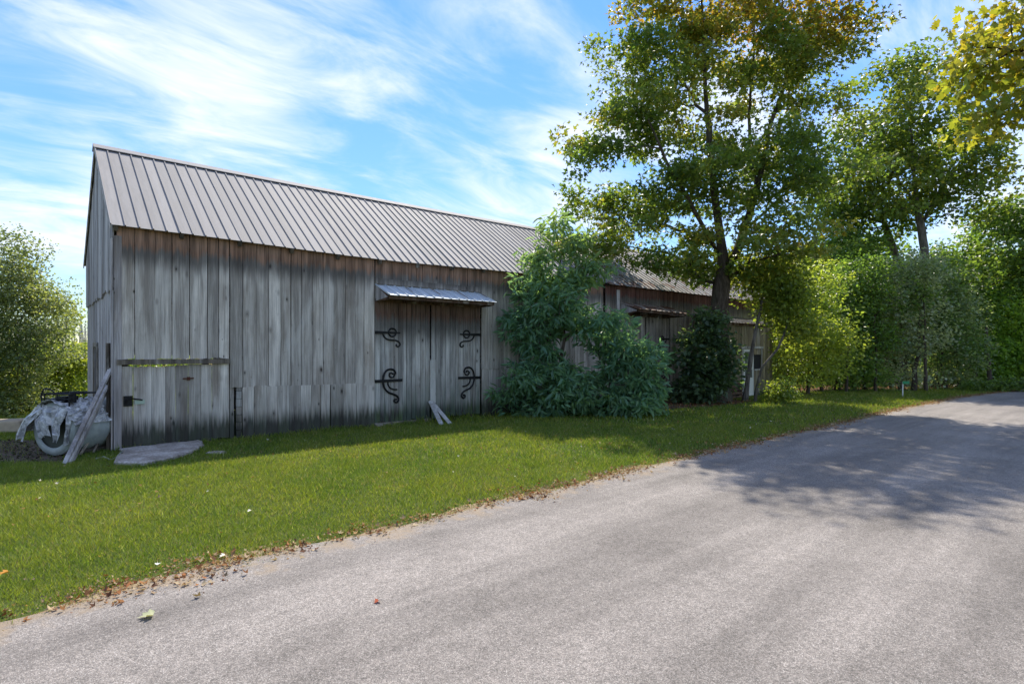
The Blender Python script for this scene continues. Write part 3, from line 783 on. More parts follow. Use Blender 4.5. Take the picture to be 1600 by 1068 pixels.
LEAF_GAIN = 1.9
def leaf_mesh(name, cen, outd, per, spread, size, kind, palette, seed, mat, up=.8, patch=1.6, droop=.35, autumn_sun=None):
    """sprays of leaves round every twig tip; palette colours change per spray patch and per leaf"""
    r = np.random.default_rng(seed); T = len(cen)
    cnt = np.maximum(1, (per*r.uniform(.45, 1.55, T))).astype(int); idx = np.repeat(np.arange(T), cnt); N = len(idx)
    sp = (spread*r.uniform(.75, 1.3, T))[idx][:, None]
    off = r.normal(0, 1, (N, 3)); off *= np.minimum(1, 1.9/np.maximum(np.linalg.norm(off, axis=1, keepdims=True), .01))
    off *= sp*np.array((1, 1, .55))
    C = cen[idx]+off
    C[:, 2] = np.maximum(C[:, 2], .06)
    nrm = unit(np.c_[r.normal(0, 1, (N, 2))*.75, np.full(N, up)+r.normal(0, .35, N)])
    ax = unit(off+outd[idx]*.5*sp+r.normal(0, .5, (N, 3))*sp+np.array((0, 0, -droop))*sp)
    ax = unit(ax-nrm*(ax*nrm).sum(1)[:, None]); sd = np.cross(ax, nrm)
    sz = (size*r.uniform(.65, 1.3, N))[:, None, None]
    tv, tf = LEAVES[kind]; K = len(tv)
    V = C[:, None, :]+sz*(tv[None, :, 0:1]*sd[:, None, :]+tv[None, :, 1:2]*ax[:, None, :]+tv[None, :, 2:3]*nrm[:, None, :])
    F = (tf[None]+(np.arange(N)*K)[:, None, None]).reshape(-1, 3)
    pal = np.array(palette); pw = r.random(T)
    # neighbouring sprays share a hue (low-frequency mix)
    ph = r.uniform(0, 6, 3); f = np.sin(cen[:, 0]*patch+ph[0])*np.sin(cen[:, 1]*patch*.8+ph[1])+np.sin(cen[:, 2]*patch*1.2+ph[2])
    q = np.clip((f/2*.5+.5)*.55+pw*.45, 0, .999)
    if autumn_sun is not None: q = np.clip(q*.65+autumn_sun(cen)*.5, 0, .999)
    q = np.clip(q[idx]+r.normal(0, .10, N), 0, .999)*(len(pal)-1); k = q.astype(int); fr = (q-k)[:, None]
    col = pal[k]*(1-fr)+pal[np.minimum(k+1, len(pal)-1)]*fr
    col = col*LEAF_GAIN*r.uniform(.72, 1.3, (N, 1))
    return raw_mesh(name, V.reshape(-1, 3), F, mat, np.repeat(col, K, 0))

def fill(ell, n, seed, mind=.35):
    """points in a union of ellipsoids (centre, radii), kept apart"""
    r = np.random.default_rng(seed); vol = np.array([e[1][0]*e[1][1]*e[1][2] for e in ell])**.75; vol /= vol.sum(); out = []
    for i in r.choice(len(ell), n*3, p=vol):
        d = unit(r.normal(0, 1, 3))*r.random()**.42
        p = np.array(ell[i][0])+d*np.array(ell[i][1])
        if p[2] < .15: continue
        if out:
            A = np.array(out)
            if ((A-p)**2).sum(1).min() < (mind*r.uniform(.6, 1.2))**2: continue
        out.append(p)
        if len(out) >= n: break
    return np.array(out)
def sprays(ell, nc, k, rad, seed, mind):
    """layered sprays: cluster centres, each with a few twig ends spread in a flat disc"""
    C = fill(ell, nc, seed, mind); r = np.random.default_rng(seed+7); out = []
    for c in C:
        m = max(2, int(k*r.uniform(.5, 1.5))); R_ = rad*r.uniform(.6, 1.3)
        a = r.uniform(0, 6.28, m); q = R_*np.sqrt(r.random(m))
        out.append(np.c_[c[0]+np.cos(a)*q, c[1]+np.sin(a)*q, c[2]+r.normal(0, .13*R_, m)-.25*q*q/R_])
    return np.vstack(out)
def E(x, y, rx, ry, Y, dy=None):
    c = px(x, y, Y); k = Y/FPX
    return (c, (rx*k, dy if dy is not None else rx*k, ry*k))

def plant(name, label, cat, base, limbs, ell, n, rb, rt, leaf, size, per, spread, palette, seed, group=None, barkm=None, mind=.35, up=.8, parts=('trunk', 'crown'), autumn_sun=None, droop=.35, plw=.3, patch=1.2, clipf=None, extra=None, spray=None):
    T = sprays(ell, n, spray[0], spray[1], seed, mind) if spray else fill(ell, n, seed, mind)
    if extra is not None: T = np.vstack([T, extra])
    if clipf is not None: T = T[clipf(T)]
    pos, par, rad, tips = grow(limbs, T, rb, rt, seed, plw)
    b = np.array(base, float); root = thing(name, label, cat, tuple(b), 0, group)
    link(parts[0], wood_mesh(parts[0], pos-b, par, rad, barkm or M_BARK), root)
    outd = unit(pos[tips]-pos[par[tips]])
    me = leaf_mesh(parts[1], pos[tips], outd, per, spread, size, leaf, palette, seed+1, M_LEAF, up, patch, droop, autumn_sun)
    me.transform(Matrix.Translation(-Vector(b))); link(parts[1], me, root)
    return root

GRN = [(.030,.058,.014),(.045,.082,.018),(.062,.10,.022),(.085,.12,.024)]
MAPLE = [(.040,.075,.018),(.060,.096,.020),(.090,.112,.020),(.155,.125,.02),(.23,.11,.022)]
BLUEG = [(.050,.108,.070),(.074,.140,.085),(.090,.150,.070),(.105,.140,.036)]  # runs from shaded teal to the yellow-green of sunlit leaves
YELG = [(.065,.10,.02),(.09,.125,.022),(.125,.15,.028),(.15,.16,.035)]
SILV = [(.06,.09,.045),(.105,.13,.08),(.16,.18,.125),(.07,.11,.04)]

# big maple in front of the older barn
mbse = np.array((7.84, 21.5, 0)); MY = 21.5
P_ = lambda x, y, Y=MY: px(x, y, Y)
limbs = [[mbse, P_(1126, 540), P_(1124, 470), P_(1130, 420), P_(1120, 330, 21.3), P_(1108, 220, 21.0), P_(1100, 90, 21), P_(1096, -60, 21)],
         [P_(1128, 440), P_(1160, 370, 21.8), P_(1182, 300, 22), P_(1205, 190, 22.2), P_(1250, 60, 22.4), P_(1290, -80, 22.5)],
         [P_(1124, 400), P_(1085, 330, 20.6), P_(1040, 250, 20), P_(1000, 150, 19.8)],
         [P_(1165, 360, 21.8), P_(1230, 300, 21.2), P_(1290, 230, 20.8)],
         [P_(1122, 370), P_(1060, 360, 22.4), P_(985, 330, 22.8)],
         [P_(1128, 440), P_(1170, 410, 20.8), P_(1240, 390, 20.2)],
         [P_(1182, 300, 22), P_(1170, 180, 22.6), P_(1180, 30, 23), P_(1190, -90, 23)]]
ell = [E(975,190,62,70,MY-.8,1.8), E(920,300,28,30,MY-.4,1.0), E(915,390,30,26,MY-.2,1.0), E(935,235,38,50,MY-.8,1.2), E(1020,70,75,75,MY-.5,2), E(1080,140,100,110,MY,2.4), E(1180,60,120,110,MY+.5,2.6), E(1275,90,70,95,MY+.6,2.2),
       E(1140,270,120,90,MY,2.8), E(985,320,85,55,MY+.4,2), E(1050,330,90,70,MY-.6,2.2), E(1265,250,75,90,MY-.3,2.2), E(1090,395,120,45,MY-.6,2.2), E(1215,365,80,35,MY-.6,1.8), E(980,395,60,28,MY-.3,1.4),
       E(1150,-50,150,60,MY,2.6), E(1050,-20,70,50,MY,2), E(1290,-30,80,60,MY,2), E(1320,70,30,50,MY,1.2)]
aut = lambda c: np.clip((c[:, 2]-9.5)/11.0, 0, 1)*(.45+.55*np.clip((c[:, 0]-4)/6+.3, 0, 1))*1.15+np.where((c[:, 2] < 7) & (c[:, 0] > 8.2), .15, 0)
plant('maple_tree', 'tall maple with orange-tinged crown and forked trunk before the older barn', 'tree', mbse, limbs, ell, 300, .37, .005, 'lobe', .18, 40, .27, MAPLE, 21, 'maples along the driveway', mind=.62, autumn_sun=aut, spray=(5, .75))

# second and third maples further along
MY = 30.0; b2 = np.array((*px(1452, 0, MY)[:2], 0))
limbs = [[b2, P_(1452, 500, MY), P_(1448, 430, MY), P_(1440, 360, MY), P_(1432, 320, MY), P_(1425, 230, MY), P_(1420, 120, MY)],
         [P_(1440, 350, MY), P_(1480, 280, MY), P_(1520, 240, MY)], [P_(1433, 320, MY), P_(1395, 270, MY), P_(1370, 200, MY)]]
ell = [E(1420,130,55,55,MY,2.2), E(1440,200,95,60,MY,3), E(1390,240,70,60,MY,2.5), E(1480,270,70,50,MY,2.5), E(1420,310,90,45,MY,2.5), E(1535,255,45,12,MY,1.2), E(1510,320,45,22,MY,1.5), E(1405,95,22,28,MY,1)]
plant('maple_tree', 'slender maple with bare grey lower trunk rising above silvery shrubs', 'tree', b2, limbs, ell, 120, .26, .006, 'dia', .21, 34, .36, MAPLE[:4], 31, 'maples along the driveway', barkm=M_BARKG, mind=.7, autumn_sun=lambda c: np.full(len(c), .3), spray=(4, .9))
MY = 33.0; b3 = np.array((*px(1412, 0, MY)[:2], 0))
limbs = [[b3, P_(1410, 480, MY), P_(1400, 400, MY), P_(1375, 330, MY), P_(1350, 260, MY), P_(1340, 180, MY)], [P_(1385, 350, MY), P_(1330, 330, MY), P_(1290, 310, MY)]]
ell = [E(1340,200,60,70,MY,2.5), E(1320,290,70,50,MY,2.5), E(1370,340,70,40,MY,2.5), E(1290,340,50,40,MY,2)]
plant('maple_tree', 'leaning maple half hidden behind the forked maple and the slender maple', 'tree', b3, limbs, ell, 85, .24, .006, 'dia', .22, 34, .4, MAPLE[:4], 41, 'maples along the driveway', barkm=M_BARKG, mind=.7, autumn_sun=lambda c: np.full(len(c), .25), spray=(4, .9))
MY = 31.0; b4 = np.array((*px(1640, 0, MY)[:2], 0))
limbs = [[b4, P_(1640, 500, MY), P_(1630, 420, MY), P_(1625, 330, MY)], [P_(1632, 430, MY), P_(1580, 390, MY), P_(1530, 430, MY)]]
ell = [E(1600,345,70,35,MY,2.5), E(1560,410,75,45,MY,2.5), E(1640,420,90,60,MY,2.5), E(1500,440,45,35,MY,2), E(1560,330,30,15,MY,1.2)]
plant('maple_tree', 'wide green maple spreading over the far bend of the driveway', 'tree', b4, limbs, ell, 110, .3, .007, 'dia', .21, 36, .38, GRN, 51, 'maples along the driveway', mind=.7, spray=(4, .9))
# near maple on the other side of the driveway, its lit branch hanging into view
MY = 9.6; b5 = np.array((13.6, 9.2, 0))
limbs = [[b5, (13.5, 9.2, 2.5), (13.3, 9.3, 5), (13.2, 9.3, 8), (13.2, 9.3, 11)], [(13.3, 9.3, 5), (11.5, 9.5, 6.4), (9.4, 9.6, 6.9), (8.0, 9.6, 7.0)], [(13.3, 9.3, 6), (11.0, 9.6, 8.0), (8.9, 9.7, 9.0)]]
ell = [E(1545,95,60,80,MY,.9), E(1590,40,70,90,MY,1.2), E(1530,185,48,30,MY,.6), E(1600,165,50,45,MY,.9), E(1500,95,22,20,MY,.4), E(1660,120,90,90,MY,1.2), ((13.2,9.3,10),(3,3,3))]
plant('maple_tree', 'sunlit yellow-green maple overhanging the driveway with large hanging leaves', 'tree', b5, limbs, ell, 420, .3, .006, 'maple', .125, 30, .24, [(.055,.085,.014),(.09,.115,.016),(.14,.14,.018),(.19,.14,.02)], 61, 'maples along the driveway', mind=.22, up=.55, droop=.9)

# shrub tree against the barn
MY = 16.9; b6 = np.array((*px(895, 0, 17.0)[:2], 0))
limbs = [[b6, P_(885, 600), P_(870, 520), P_(862, 440), P_(868, 360)], [b6, P_(930, 610), P_(965, 560), P_(990, 530)], [b6, P_(850, 610), P_(825, 550)], [P_(866, 470), P_(905, 420), P_(920, 380)], [b6, P_(950, 630), P_(1000, 600)]]
ell = [E(x, y, a, b_, MY, dd) for x, y, a, b_, dd in ((865,362,14,32,.4),(897,388,26,24,.6),(846,402,26,28,.6),(802,436,26,16,.5),(838,446,42,28,.8),(926,412,24,28,.6),(880,450,36,30,.8),(828,503,40,45,1.0),(905,497,38,34,.9),
   (955,522,48,34,1.0),(986,560,44,38,1.0),(1012,585,28,26,.8),(826,580,42,48,1.1),(878,600,46,44,1.2),(940,618,52,34,1.2),(862,640,58,18,1.0),(988,622,30,22,.9),(800,600,20,40,.8))]
clipf = lambda T: np.array([to_barn(p[0], p[1])[1] < -.35 for p in T])
plant('leafy_shrub', 'large blue-green shrub tree with drooping narrow leaves between the two barn doors', 'shrub', b6, limbs, ell, 250, .10, .006, 'lance', .25, 17, .13, BLUEG, 71, parts=('stem', 'foliage'), mind=.33, up=.5, droop=.8, spray=(4, .34), clipf=clipf, autumn_sun=lambda c: np.clip((c[:, 2]-3.2)/2.5, 0, 1)*.8)  # yellower leaf colour with height paints in the sunlit top
# dark creeper round the big trunk
MY = 20.6; b7 = np.array((*px(1098, 0, 20.9)[:2], 0))
ell = [E(1100,590,34,34,MY,.6), E(1085,560,26,42,MY,.5), E(1128,560,24,46,MY,.5), E(1110,510,26,30,MY,.5), E(1085,615,28,16,MY,.5)]
plant('creeper_shrub', 'dark broad-leaved creeper shrub smothering the forked maple trunk', 'shrub', b7, [[b7, P_(1102, 580, 20.8), P_(1112, 520, 20.9)], [b7, P_(1080, 580, 20.6)], [b7, P_(1130, 560, 20.6)]], ell, 170, .05, .006, 'oval', .17, 26, .20, [(.022,.042,.020),(.034,.06,.028),(.05,.08,.038),(.075,.105,.045)], 81, parts=('stem', 'foliage'), mind=.22)
# saplings before the shed
for i, (pts, ee, lab, sd_) in enumerate((
     (((1164,622),(1172,570),(1182,510),(1194,455),(1200,420)), ((1195,450,40,35),(1215,490,35,30),(1175,430,30,25),(1205,415,45,25)), 'leaning sapling with grey stem crossing the shed screen door', 91),
     (((1180,620),(1190,575),(1215,545),(1232,500),(1240,460)), ((1240,470,35,35),(1255,510,30,30),(1230,440,40,25)), 'crooked thin sapling beside the shed window', 92))):
    MY = 21.6-.2*i; b = np.array((*px(pts[0][0], 0, MY)[:2], 0))
    plant('sapling', lab, 'sapling', b, [[b]+[P_(x, y, MY) for x, y in pts[1:]]], [E(*e, MY, .8) for e in ee], 120, .10-.045*i, .007, 'dia', .13, 40, .28, YELG, sd_, 'saplings in front of the shed', mind=.25, barkm=M_BARKG)
# shrub belt behind the lawn on the right
SH = [ # px, depth, [(x,y,rx,ry)], palette, label
 (1262, 25.0, [(1262,500,60,55),(1245,560,50,45),(1290,540,50,55),(1262,450,50,40)], YELG[:3]+[GRN[2]], 'sunlit light green shrub next to the lean-to shed', 'oval', .13),
 (1335, 27.0, [(1330,500,55,60),(1350,440,45,45),(1320,560,40,38),(1355,530,35,40)], GRN, 'mid green bushy shrub next to the silvery shrub', 'oval', .14),
 (1405, 27.5, [(1400,470,55,60),(1420,430,45,35),(1390,530,45,40),(1440,510,35,45)], SILV, 'tall silvery grey-green shrub under the slender maple', 'dia', .13),
 (1478, 28.5, [(1475,490,50,55),(1490,545,50,40),(1460,440,40,35)], [SILV[0],GRN[1],SILV[1],GRN[2]], 'dusty green shrub between the silvery shrub and the bright shrub', 'oval', .14),
 (1560, 30.5, [(1560,500,60,55),(1540,555,55,38),(1590,550,60,42)], [(.05,.10,.016),(.075,.13,.018),(.10,.15,.022)], 'bright green shrub at the far bend of the driveway', 'oval', .16),
 (1650, 31.0, [(1640,500,70,60),(1630,560,60,40)], GRN, 'broad shrub past the far bend of the driveway', 'oval', .16),
 (1300, 31.0, [(1290,440,60,50),(1330,400,60,50),(1260,420,50,40)], GRN, 'deep green shrub tree rising behind the light green shrub', 'dia', .17),
 (1470, 35.0, [(1460,430,70,50),(1520,420,60,55),(1500,500,60,50)], GRN, 'leafy shrub tree rising behind the dusty green shrub', 'dia', .19)]
for i, (bx, Y, ee, pal, lab, lf, lz) in enumerate(SH):
    b = np.array((*px(bx, 0, Y)[:2], 0)); r = random.Random(i)
    limbs = [[b, P_(bx+r.uniform(-15,15), 565, Y), P_(ee[0][0], ee[0][1], Y)]]+[[b+np.array((r.uniform(-.9,.9), r.uniform(-.4,.4), 0)), P_(e[0]+r.uniform(-8,8), 570, Y+r.uniform(-.4,.4)), P_(e[0], e[1], Y)] for e in ee[1:]]
    plant('woodland_shrub', lab, 'shrub', b, limbs, [E(*e, Y, 1.3) for e in ee]+[E(bx-22, 588, 28, 16, Y, .8), E(bx+24, 586, 26, 16, Y, .8)], 270, .075, .007, lf, lz, 46, .32, [tuple(1.25*c for c in q_) for q_ in pal], 100+i, 'shrubs edging the wood', parts=('stem', 'foliage'), mind=.3)
# young trunks standing in the shade under the shrubs
for i, (x, Y, h) in enumerate([(1284,26.5,3.6),(1308,27,4),(1322,26.2,3.4),(1352,27.8,4.2),(1368,26.4,4.5),(1392,28.8,4),(1428,27,4.4),(1447,26.6,4.6),(1466,29.6,4),(1500,29,4.2),(1524,29.8,4),(1548,29.2,3.8),(1580,31.5,4)]):
    b = np.array((*px(x, 0, Y)[:2], 0)); r = random.Random(40+i); tp = b+np.array((r.uniform(-.5,.5), r.uniform(-.2,.2), h))
    T = tp+np.random.default_rng(i).normal(0, 1, (14, 3))*np.array((.5,.4,.6))
    pos, par, rad, tips = grow([[b, b+(tp-b)*.5+np.array((r.uniform(-.12,.12), 0, 0)), tp]], T, r.uniform(.05, .13), .007, 300+i)
    root = thing('young_tree', 'dark slim young trunk standing in the shade among the shrubs', 'tree', tuple(b), 0, 'young trunks under the shrubs')
    link('trunk', wood_mesh('trunk', pos-b, par, rad, M_BARK), root)
    me = leaf_mesh('crown', pos[tips], unit(pos[tips]-pos[par[tips]]), 30, .3, .14, 'dia', GRN, 400+i, M_LEAF); me.transform(Matrix.Translation(-Vector(b))); link('crown', me, root)
# low shrublets at the lawn's edge
for i, (x, y, w_, h_, pal, lab) in enumerate([(1222,612,20,22,YELG,'low yellow-green bush at the foot of the crooked sapling'),(1012,640,22,10,BLUEG,'low dark weeds at the foot of the big shrub tree'),(1540,604,40,9,GRN,'low green weeds beside the far bend of the driveway'),(1590,602,40,12,GRN,'low leafy weeds past the far bend of the driveway')]):
    p = gpt(x, y+(h_*.8)); Y = p[1]; b = np.array((p[0], p[1], 0))
    plant('low_bush', lab, 'bush', b, [[b, b+np.array((0,0,.3))]], [E(x, y, w_, h_, Y, .5)], 60, .02, .004, 'oval', .10, 22, .16, pal, 500+i, 'low bushes along the lawn edge', parts=('stem', 'foliage'), mind=.12)

# left side: birch-like tree and shrubs behind the clutter
MY = 17.0; b8 = np.array((*px(-8, 0, MY)[:2], 0))
limbs = [[b8, P_(-6, 600), P_(5, 500), P_(15, 420), P_(20, 370)], [P_(0, 540), P_(50, 470), P_(80, 440)], [P_(0, 580), P_(60, 540), P_(90, 510)]]
ell = [E(15,400,42,45,MY,.9), E(35,450,50,45,MY,1.1), E(5,470,70,60,MY,1.2), E(60,490,48,45,MY,1.1), E(20,550,70,60,MY,1.3), E(75,545,30,35,MY,.9), E(25,620,45,40,MY,1.1), E(-60,500,60,120,MY,1.3)]
plant('small_tree', 'small-leaved grey-green tree beyond the barn gable', 'tree', b8, limbs, ell, 620, .12, .005, 'dia', .075, 62, .22, [(.05,.075,.03),(.075,.10,.04),(.11,.13,.06),(.09,.12,.03)], 601, mind=.20, barkm=M_BARKG)
for i, (x, Y, ee, pal, lab) in enumerate([
   (85, 19.5, [(85,590,40,40),(60,620,40,30),(115,560,30,22)], YELG, 'sunlit yellow-green shrub beyond the covered tank'),
   (45, 18.2, [(40,630,35,25),(15,610,35,35)], YELG, 'sunlit leafy shrub at the foot of the small grey-green tree'),
   (125, 24.0, [(120,560,35,25),(110,600,40,30),(150,580,30,40)], YELG[:2]+GRN[2:], 'broad green shrub close behind the barn gable')]):
    b = np.array((*px(x, 0, Y)[:2], 0))
    plant('field_shrub', lab, 'shrub', b, [[b, P_(ee[0][0], ee[0][1]+8, Y)]], [E(*e, Y, .9) for e in ee], 150, .045, .006, 'oval', .105, 46, .24, pal, 620+i, 'shrubs beyond the barn gable', parts=('stem', 'foliage'), mind=.2)
# small bare-topped tree against the sky
MY = 30.0; b = np.array((*px(104, 0, MY)[:2], 0))
plant('field_tree', 'thin sparse field tree with bare twigs beyond the barn gable', 'tree', b, [[b, P_(104, 560), P_(103, 520), P_(105, 470)], [P_(104, 510), P_(112, 480)], [P_(104, 505), P_(92, 478)]], [E(104,492,17,14,MY,.6), E(98,515,16,10,MY,.6)], 40, .06, .008, 'dia', .12, 30, .25, YELG, 640, mind=.15, barkm=M_BARKG)
# far bare wood on the left horizon
r = np.random.default_rng(9); mb = MB()
for i in range(230):
    Y = r.uniform(85, 125); x = r.uniform(-160, 190); p = px(x, HOR, Y); h = r.uniform(4.5, 9.5); l = r.normal(0, .25, 2)
    mb.tube([(p[0], Y, 0), (p[0]+l[0]*.5, Y, h*.55), (p[0]+l[0], Y+l[1], h)], [.11, .07, .02], 4, False)
    for k in range(5):
        z = h*r.uniform(.4, .9); a = r.uniform(0, 6.28); q = r.uniform(.5, 1.3)
        mb.tube([(p[0]+l[0]*z/h, Y, z), (p[0]+l[0]*z/h+math.cos(a)*q, Y+math.sin(a)*q, z+q*1.1)], [.03, .012], 3, False)
o = mb.build('bare_wood', plain('dead_wood', (.27,.25,.24), .9, 0, .3, 3)); tag(o, 'far-off stand of bare grey dead trees on the horizon', 'wood', kind='stuff')
# far wood closing the view on the right and undergrowth behind the field
def mass(name, label, x0, x1, y0, y1, h0, h1, n, size, pal, seed, base=.2):
    r = np.random.default_rng(seed); x = r.uniform(x0, x1, n); y = r.uniform(y0, y1, n)
    top = h0+(h1-h0)*(.5+.5*np.sin(x*.55+1)*np.sin(x*.23+2)); z = base+(top-base)*r.random(n)**.7
    cen = np.c_[x, y, z]
    me = leaf_mesh(name, cen, np.tile((0, 0, 1.0), (n, 1)), 16, .6, size, 'dia', pal, seed, M_LEAF, patch=.7)
    return tag(link(name, me), label, 'wood', kind='stuff')
mass('far_wood', 'dark far wood closing the view behind the shrubs on the right', 17, 48, 37, 46, 4, 10, 7500, .30, GRN, 77)
mass('far_hedge', 'weedy green hedge far behind the field', -75, -26, 46, 62, 1.2, 2.4, 2600, .26, [YELG[1],GRN[2],(.16,.13,.11),YELG[0]], 78, 0)

# ------------------------------------------------------------------ ground sheets near the barns
def sheet(name, pts, z, mat, label, kind='structure', th=None):
    mb = MB(); n = len(pts); c = np.mean(np.array(pts), 0)
    mb.add([(p[0], p[1], z) for p in pts], [tuple(range(n))]); return tag(mb.build(name, mat), label, name.replace('_', ' '), kind=kind)
def blob(pts, n=6, j=.06, seed=0):
    r = random.Random(seed); out = []
    for a, b in zip(pts, pts[1:]+pts[:1]):
        for k in range(n): f = k/n; out.append((a[0]+(b[0]-a[0])*f+r.uniform(-j, j), a[1]+(b[1]-a[1])*f+r.uniform(-j, j)))
    return out
PATHP = [(-8.15, 10.6), (-7.7, 9.75), (-9.2, 9.6), (-12, 10.0), (-18, 10.5), (-18, 12.0), (-12, 11.9), (-9.4, 12.2)]
sheet('path', blob(PATHP, 6, .12, 1), .006, M_PATH, 'dark earth path passing the barn gable')
LIT1 = [tuple(bw(t, s)[:2]) for t, s in ((13.0,-.15),(20.0,-.15),(19.6,-2.9),(17.5,-3.0),(15.5,-2.7),(13.5,-2.2))]
LIT2 = [tuple(gpt(x, y)[:2]) for x, y in ((1205,616),(1260,612),(1330,609),(1420,608),(1500,606),(1505,600),(1400,598),(1300,599),(1215,604))]
sheet('leafy_soil', blob(LIT1, 6, .15, 2), .005, M_LITTERSOIL, 'bare leaf-strewn soil in front of the older barn doors')
sheet('woodland_soil', blob(LIT2, 6, .2, 3), .0055, M_LITTERSOIL, 'bare reddish soil under the woodland shrubs')

def in_poly(x, y, P):
    ins = np.zeros(len(x), bool); n = len(P)
    for i in range(n):
        x0, y0 = P[i]; x1, y1 = P[(i+1) % n]
        c = (y0 > y) != (y1 > y)
        with np.errstate(divide='ignore', invalid='ignore'): ins ^= c & (x < (x1-x0)*(y-y0)/(y1-y0)+x0)
    return ins
SLABP = [tuple(gpt(x, y)[:2]) for x, y in ((189,704),(250,697),(312,691),(318,696),(300,708),(278,716),(223,728),(181,726))]
# weathered slab by the stable door
mb = MB(); n = 0; P = blob(SLABP, 5, .045, 4); N = len(P); c = np.mean(np.array(P), 0)
V = [(p[0]-c[0], p[1]-c[1], z) for z in (0, .045) for p in P]+[((p[0]-c[0])*.96, (p[1]-c[1])*.96, .055+random.uniform(-.006,.01)) for p in P]+[(0, 0, .06)]
F = [(l*N+i, l*N+(i+1) % N, (l+1)*N+(i+1) % N, (l+1)*N+i) for l in (0, 1) for i in range(N)]+[(2*N+i, 2*N+(i+1) % N, 3*N) for i in range(N)]
mb.add(V, F); tag(mb.build('weathered_slab', M_SLAB, None, (c[0], c[1], 0)), 'broken pale grey slab lying on grass before the stable door', 'slab')
p = gpt(337, 707); mb = MB(); P = [(.22*math.cos(a)*random.uniform(.7,1.2), .14*math.sin(a)*random.uniform(.7,1.2)) for a in np.linspace(0, 6.28, 12)[:-1]]
mb.add([(x, y, 0) for x, y in P]+[(x*.8, y*.8, .025) for x, y in P]+[(0,0,.03)], [(i, (i+1) % 11, 11+(i+1) % 11, 11+i) for i in range(11)]+[(11+i, 11+(i+1) % 11, 22) for i in range(11)])
tag(mb.build('flat_stone', M_SLAB, None, (p[0], p[1], 0)), 'small flat pale stone set in grass near the slab', 'stone')

# ------------------------------------------------------------------ lawn
def fnoise(x, y, s, seed=0):
    r = np.random.default_rng(seed); out = np.zeros_like(x)
    for k in range(5):
        a = r.uniform(0, 6.28); f = s*r.uniform(.6, 1.6); out += np.sin(x*math.cos(a)*f+y*math.sin(a)*f+r.uniform(0, 6.28))
    return out/5
def blades(name, label, zones, seed):
    r = np.random.default_rng(seed); VV = []; CC = []
    for (y0, y1, dens, w, h) in zones:
        k0, k1 = -1.35, 1.1
        n = int(dens*(y1-y0)*(k1-k0)/2*(y0+y1)); y = np.sqrt(r.uniform(y0*y0, y1*y1, n)); x = r.uniform(k0, k1, n)*y
        e = edge_d(x, y)+.10*fnoise(x, y, 7, 3)+.05*fnoise(x, y, 23, 4)
        t, s = to_barn(x, y)
        keep = e > r.uniform(-.16, .20, n)
        keep &= ~((t > -.05) & (t < 27) & (s > -.03) & (s < W)) & ~in_poly(x, y, SLABP)
        keep &= ~(in_poly(x, y, PATHP) & (r.random(n) < .9)) & ~(in_poly(x, y, LIT1) & (r.random(n) < .93)) & ~(in_poly(x, y, LIT2) & (r.random(n) < .95))
        keep &= ~((t > 19.7) & (t < 23.8) & (s > -1.55) & (s < .1))
        dry = fnoise(x, y, 1.3, 5)*.5+fnoise(x, y, 4.5, 6)*.5
        keep &= r.random(n) < np.clip(1.05-.7*np.clip(dry-.35, 0, 1), .3, 1)
        x, y, e, dry = x[keep], y[keep], e[keep], dry[keep]; n = len(x)
        hh = h*r.uniform(.4, 1.25, n)*np.where(r.random(n) < .05, 1.6, 1)*(1+.35*fnoise(x, y, 3, 7)+.45*np.clip(fnoise(x, y, 9, 17)-.25, 0, 1)*2)*np.clip(.55+e*.9, .45, 1); tt, ss = to_barn(x, y)
        near = (ss > -.28) & (ss < 0) & (tt > 0) & (tt < 27); hh[near] *= 1.9
        a = r.uniform(0, 6.28, n); la = r.uniform(0, 6.28, n); lean = hh*r.uniform(.25, 1.05, n); ww = w*r.uniform(.6, 1.3, n)
        B = np.c_[x, y, np.zeros(n)]; dx = np.c_[np.cos(a)*ww/2, np.sin(a)*ww/2, np.zeros(n)]
        tip = B+np.c_[np.cos(la)*lean, np.sin(la)*lean, hh]
        VV.append(np.stack([B-dx, B+dx, tip], 1).reshape(-1, 3))
        q = np.clip(.5+.8*dry+r.normal(0, .25, n), 0, 1)[:, None]
        col = np.array((.085,.155,.020))*(1-q)+np.array((.20,.24,.034))*q
        st = (r.random(n) < .05+.07*np.clip(dry, 0, 1))[:, None]; col = np.where(st, np.array((.26,.22,.11)), col)
        pale = (r.random(n) < .06)[:, None]; col = np.where(pale, np.array((.27,.31,.12)), col); col = col*r.uniform(.65, 1.35, (n, 1)); CC.append(np.repeat(col, 3, 0))  # a few blades coloured pale to paint in specular glints
    V = np.vstack(VV); F = np.arange(len(V)).reshape(-1, 3)
    return tag(link(name, raw_mesh(name, V, F, M_GRASS, np.vstack(CC))), label, 'grass', kind='stuff')
blades('lawn_grass', 'short green lawn grass between the barns and the driveway',
       [(3.2, 6.5, 5200, .0065, .045), (6.5, 10, 3300, .0085, .05), (10, 15, 1500, .013, .055), (15, 30, 420, .026, .075), (30, 60, 60, .07, .14)], 5)
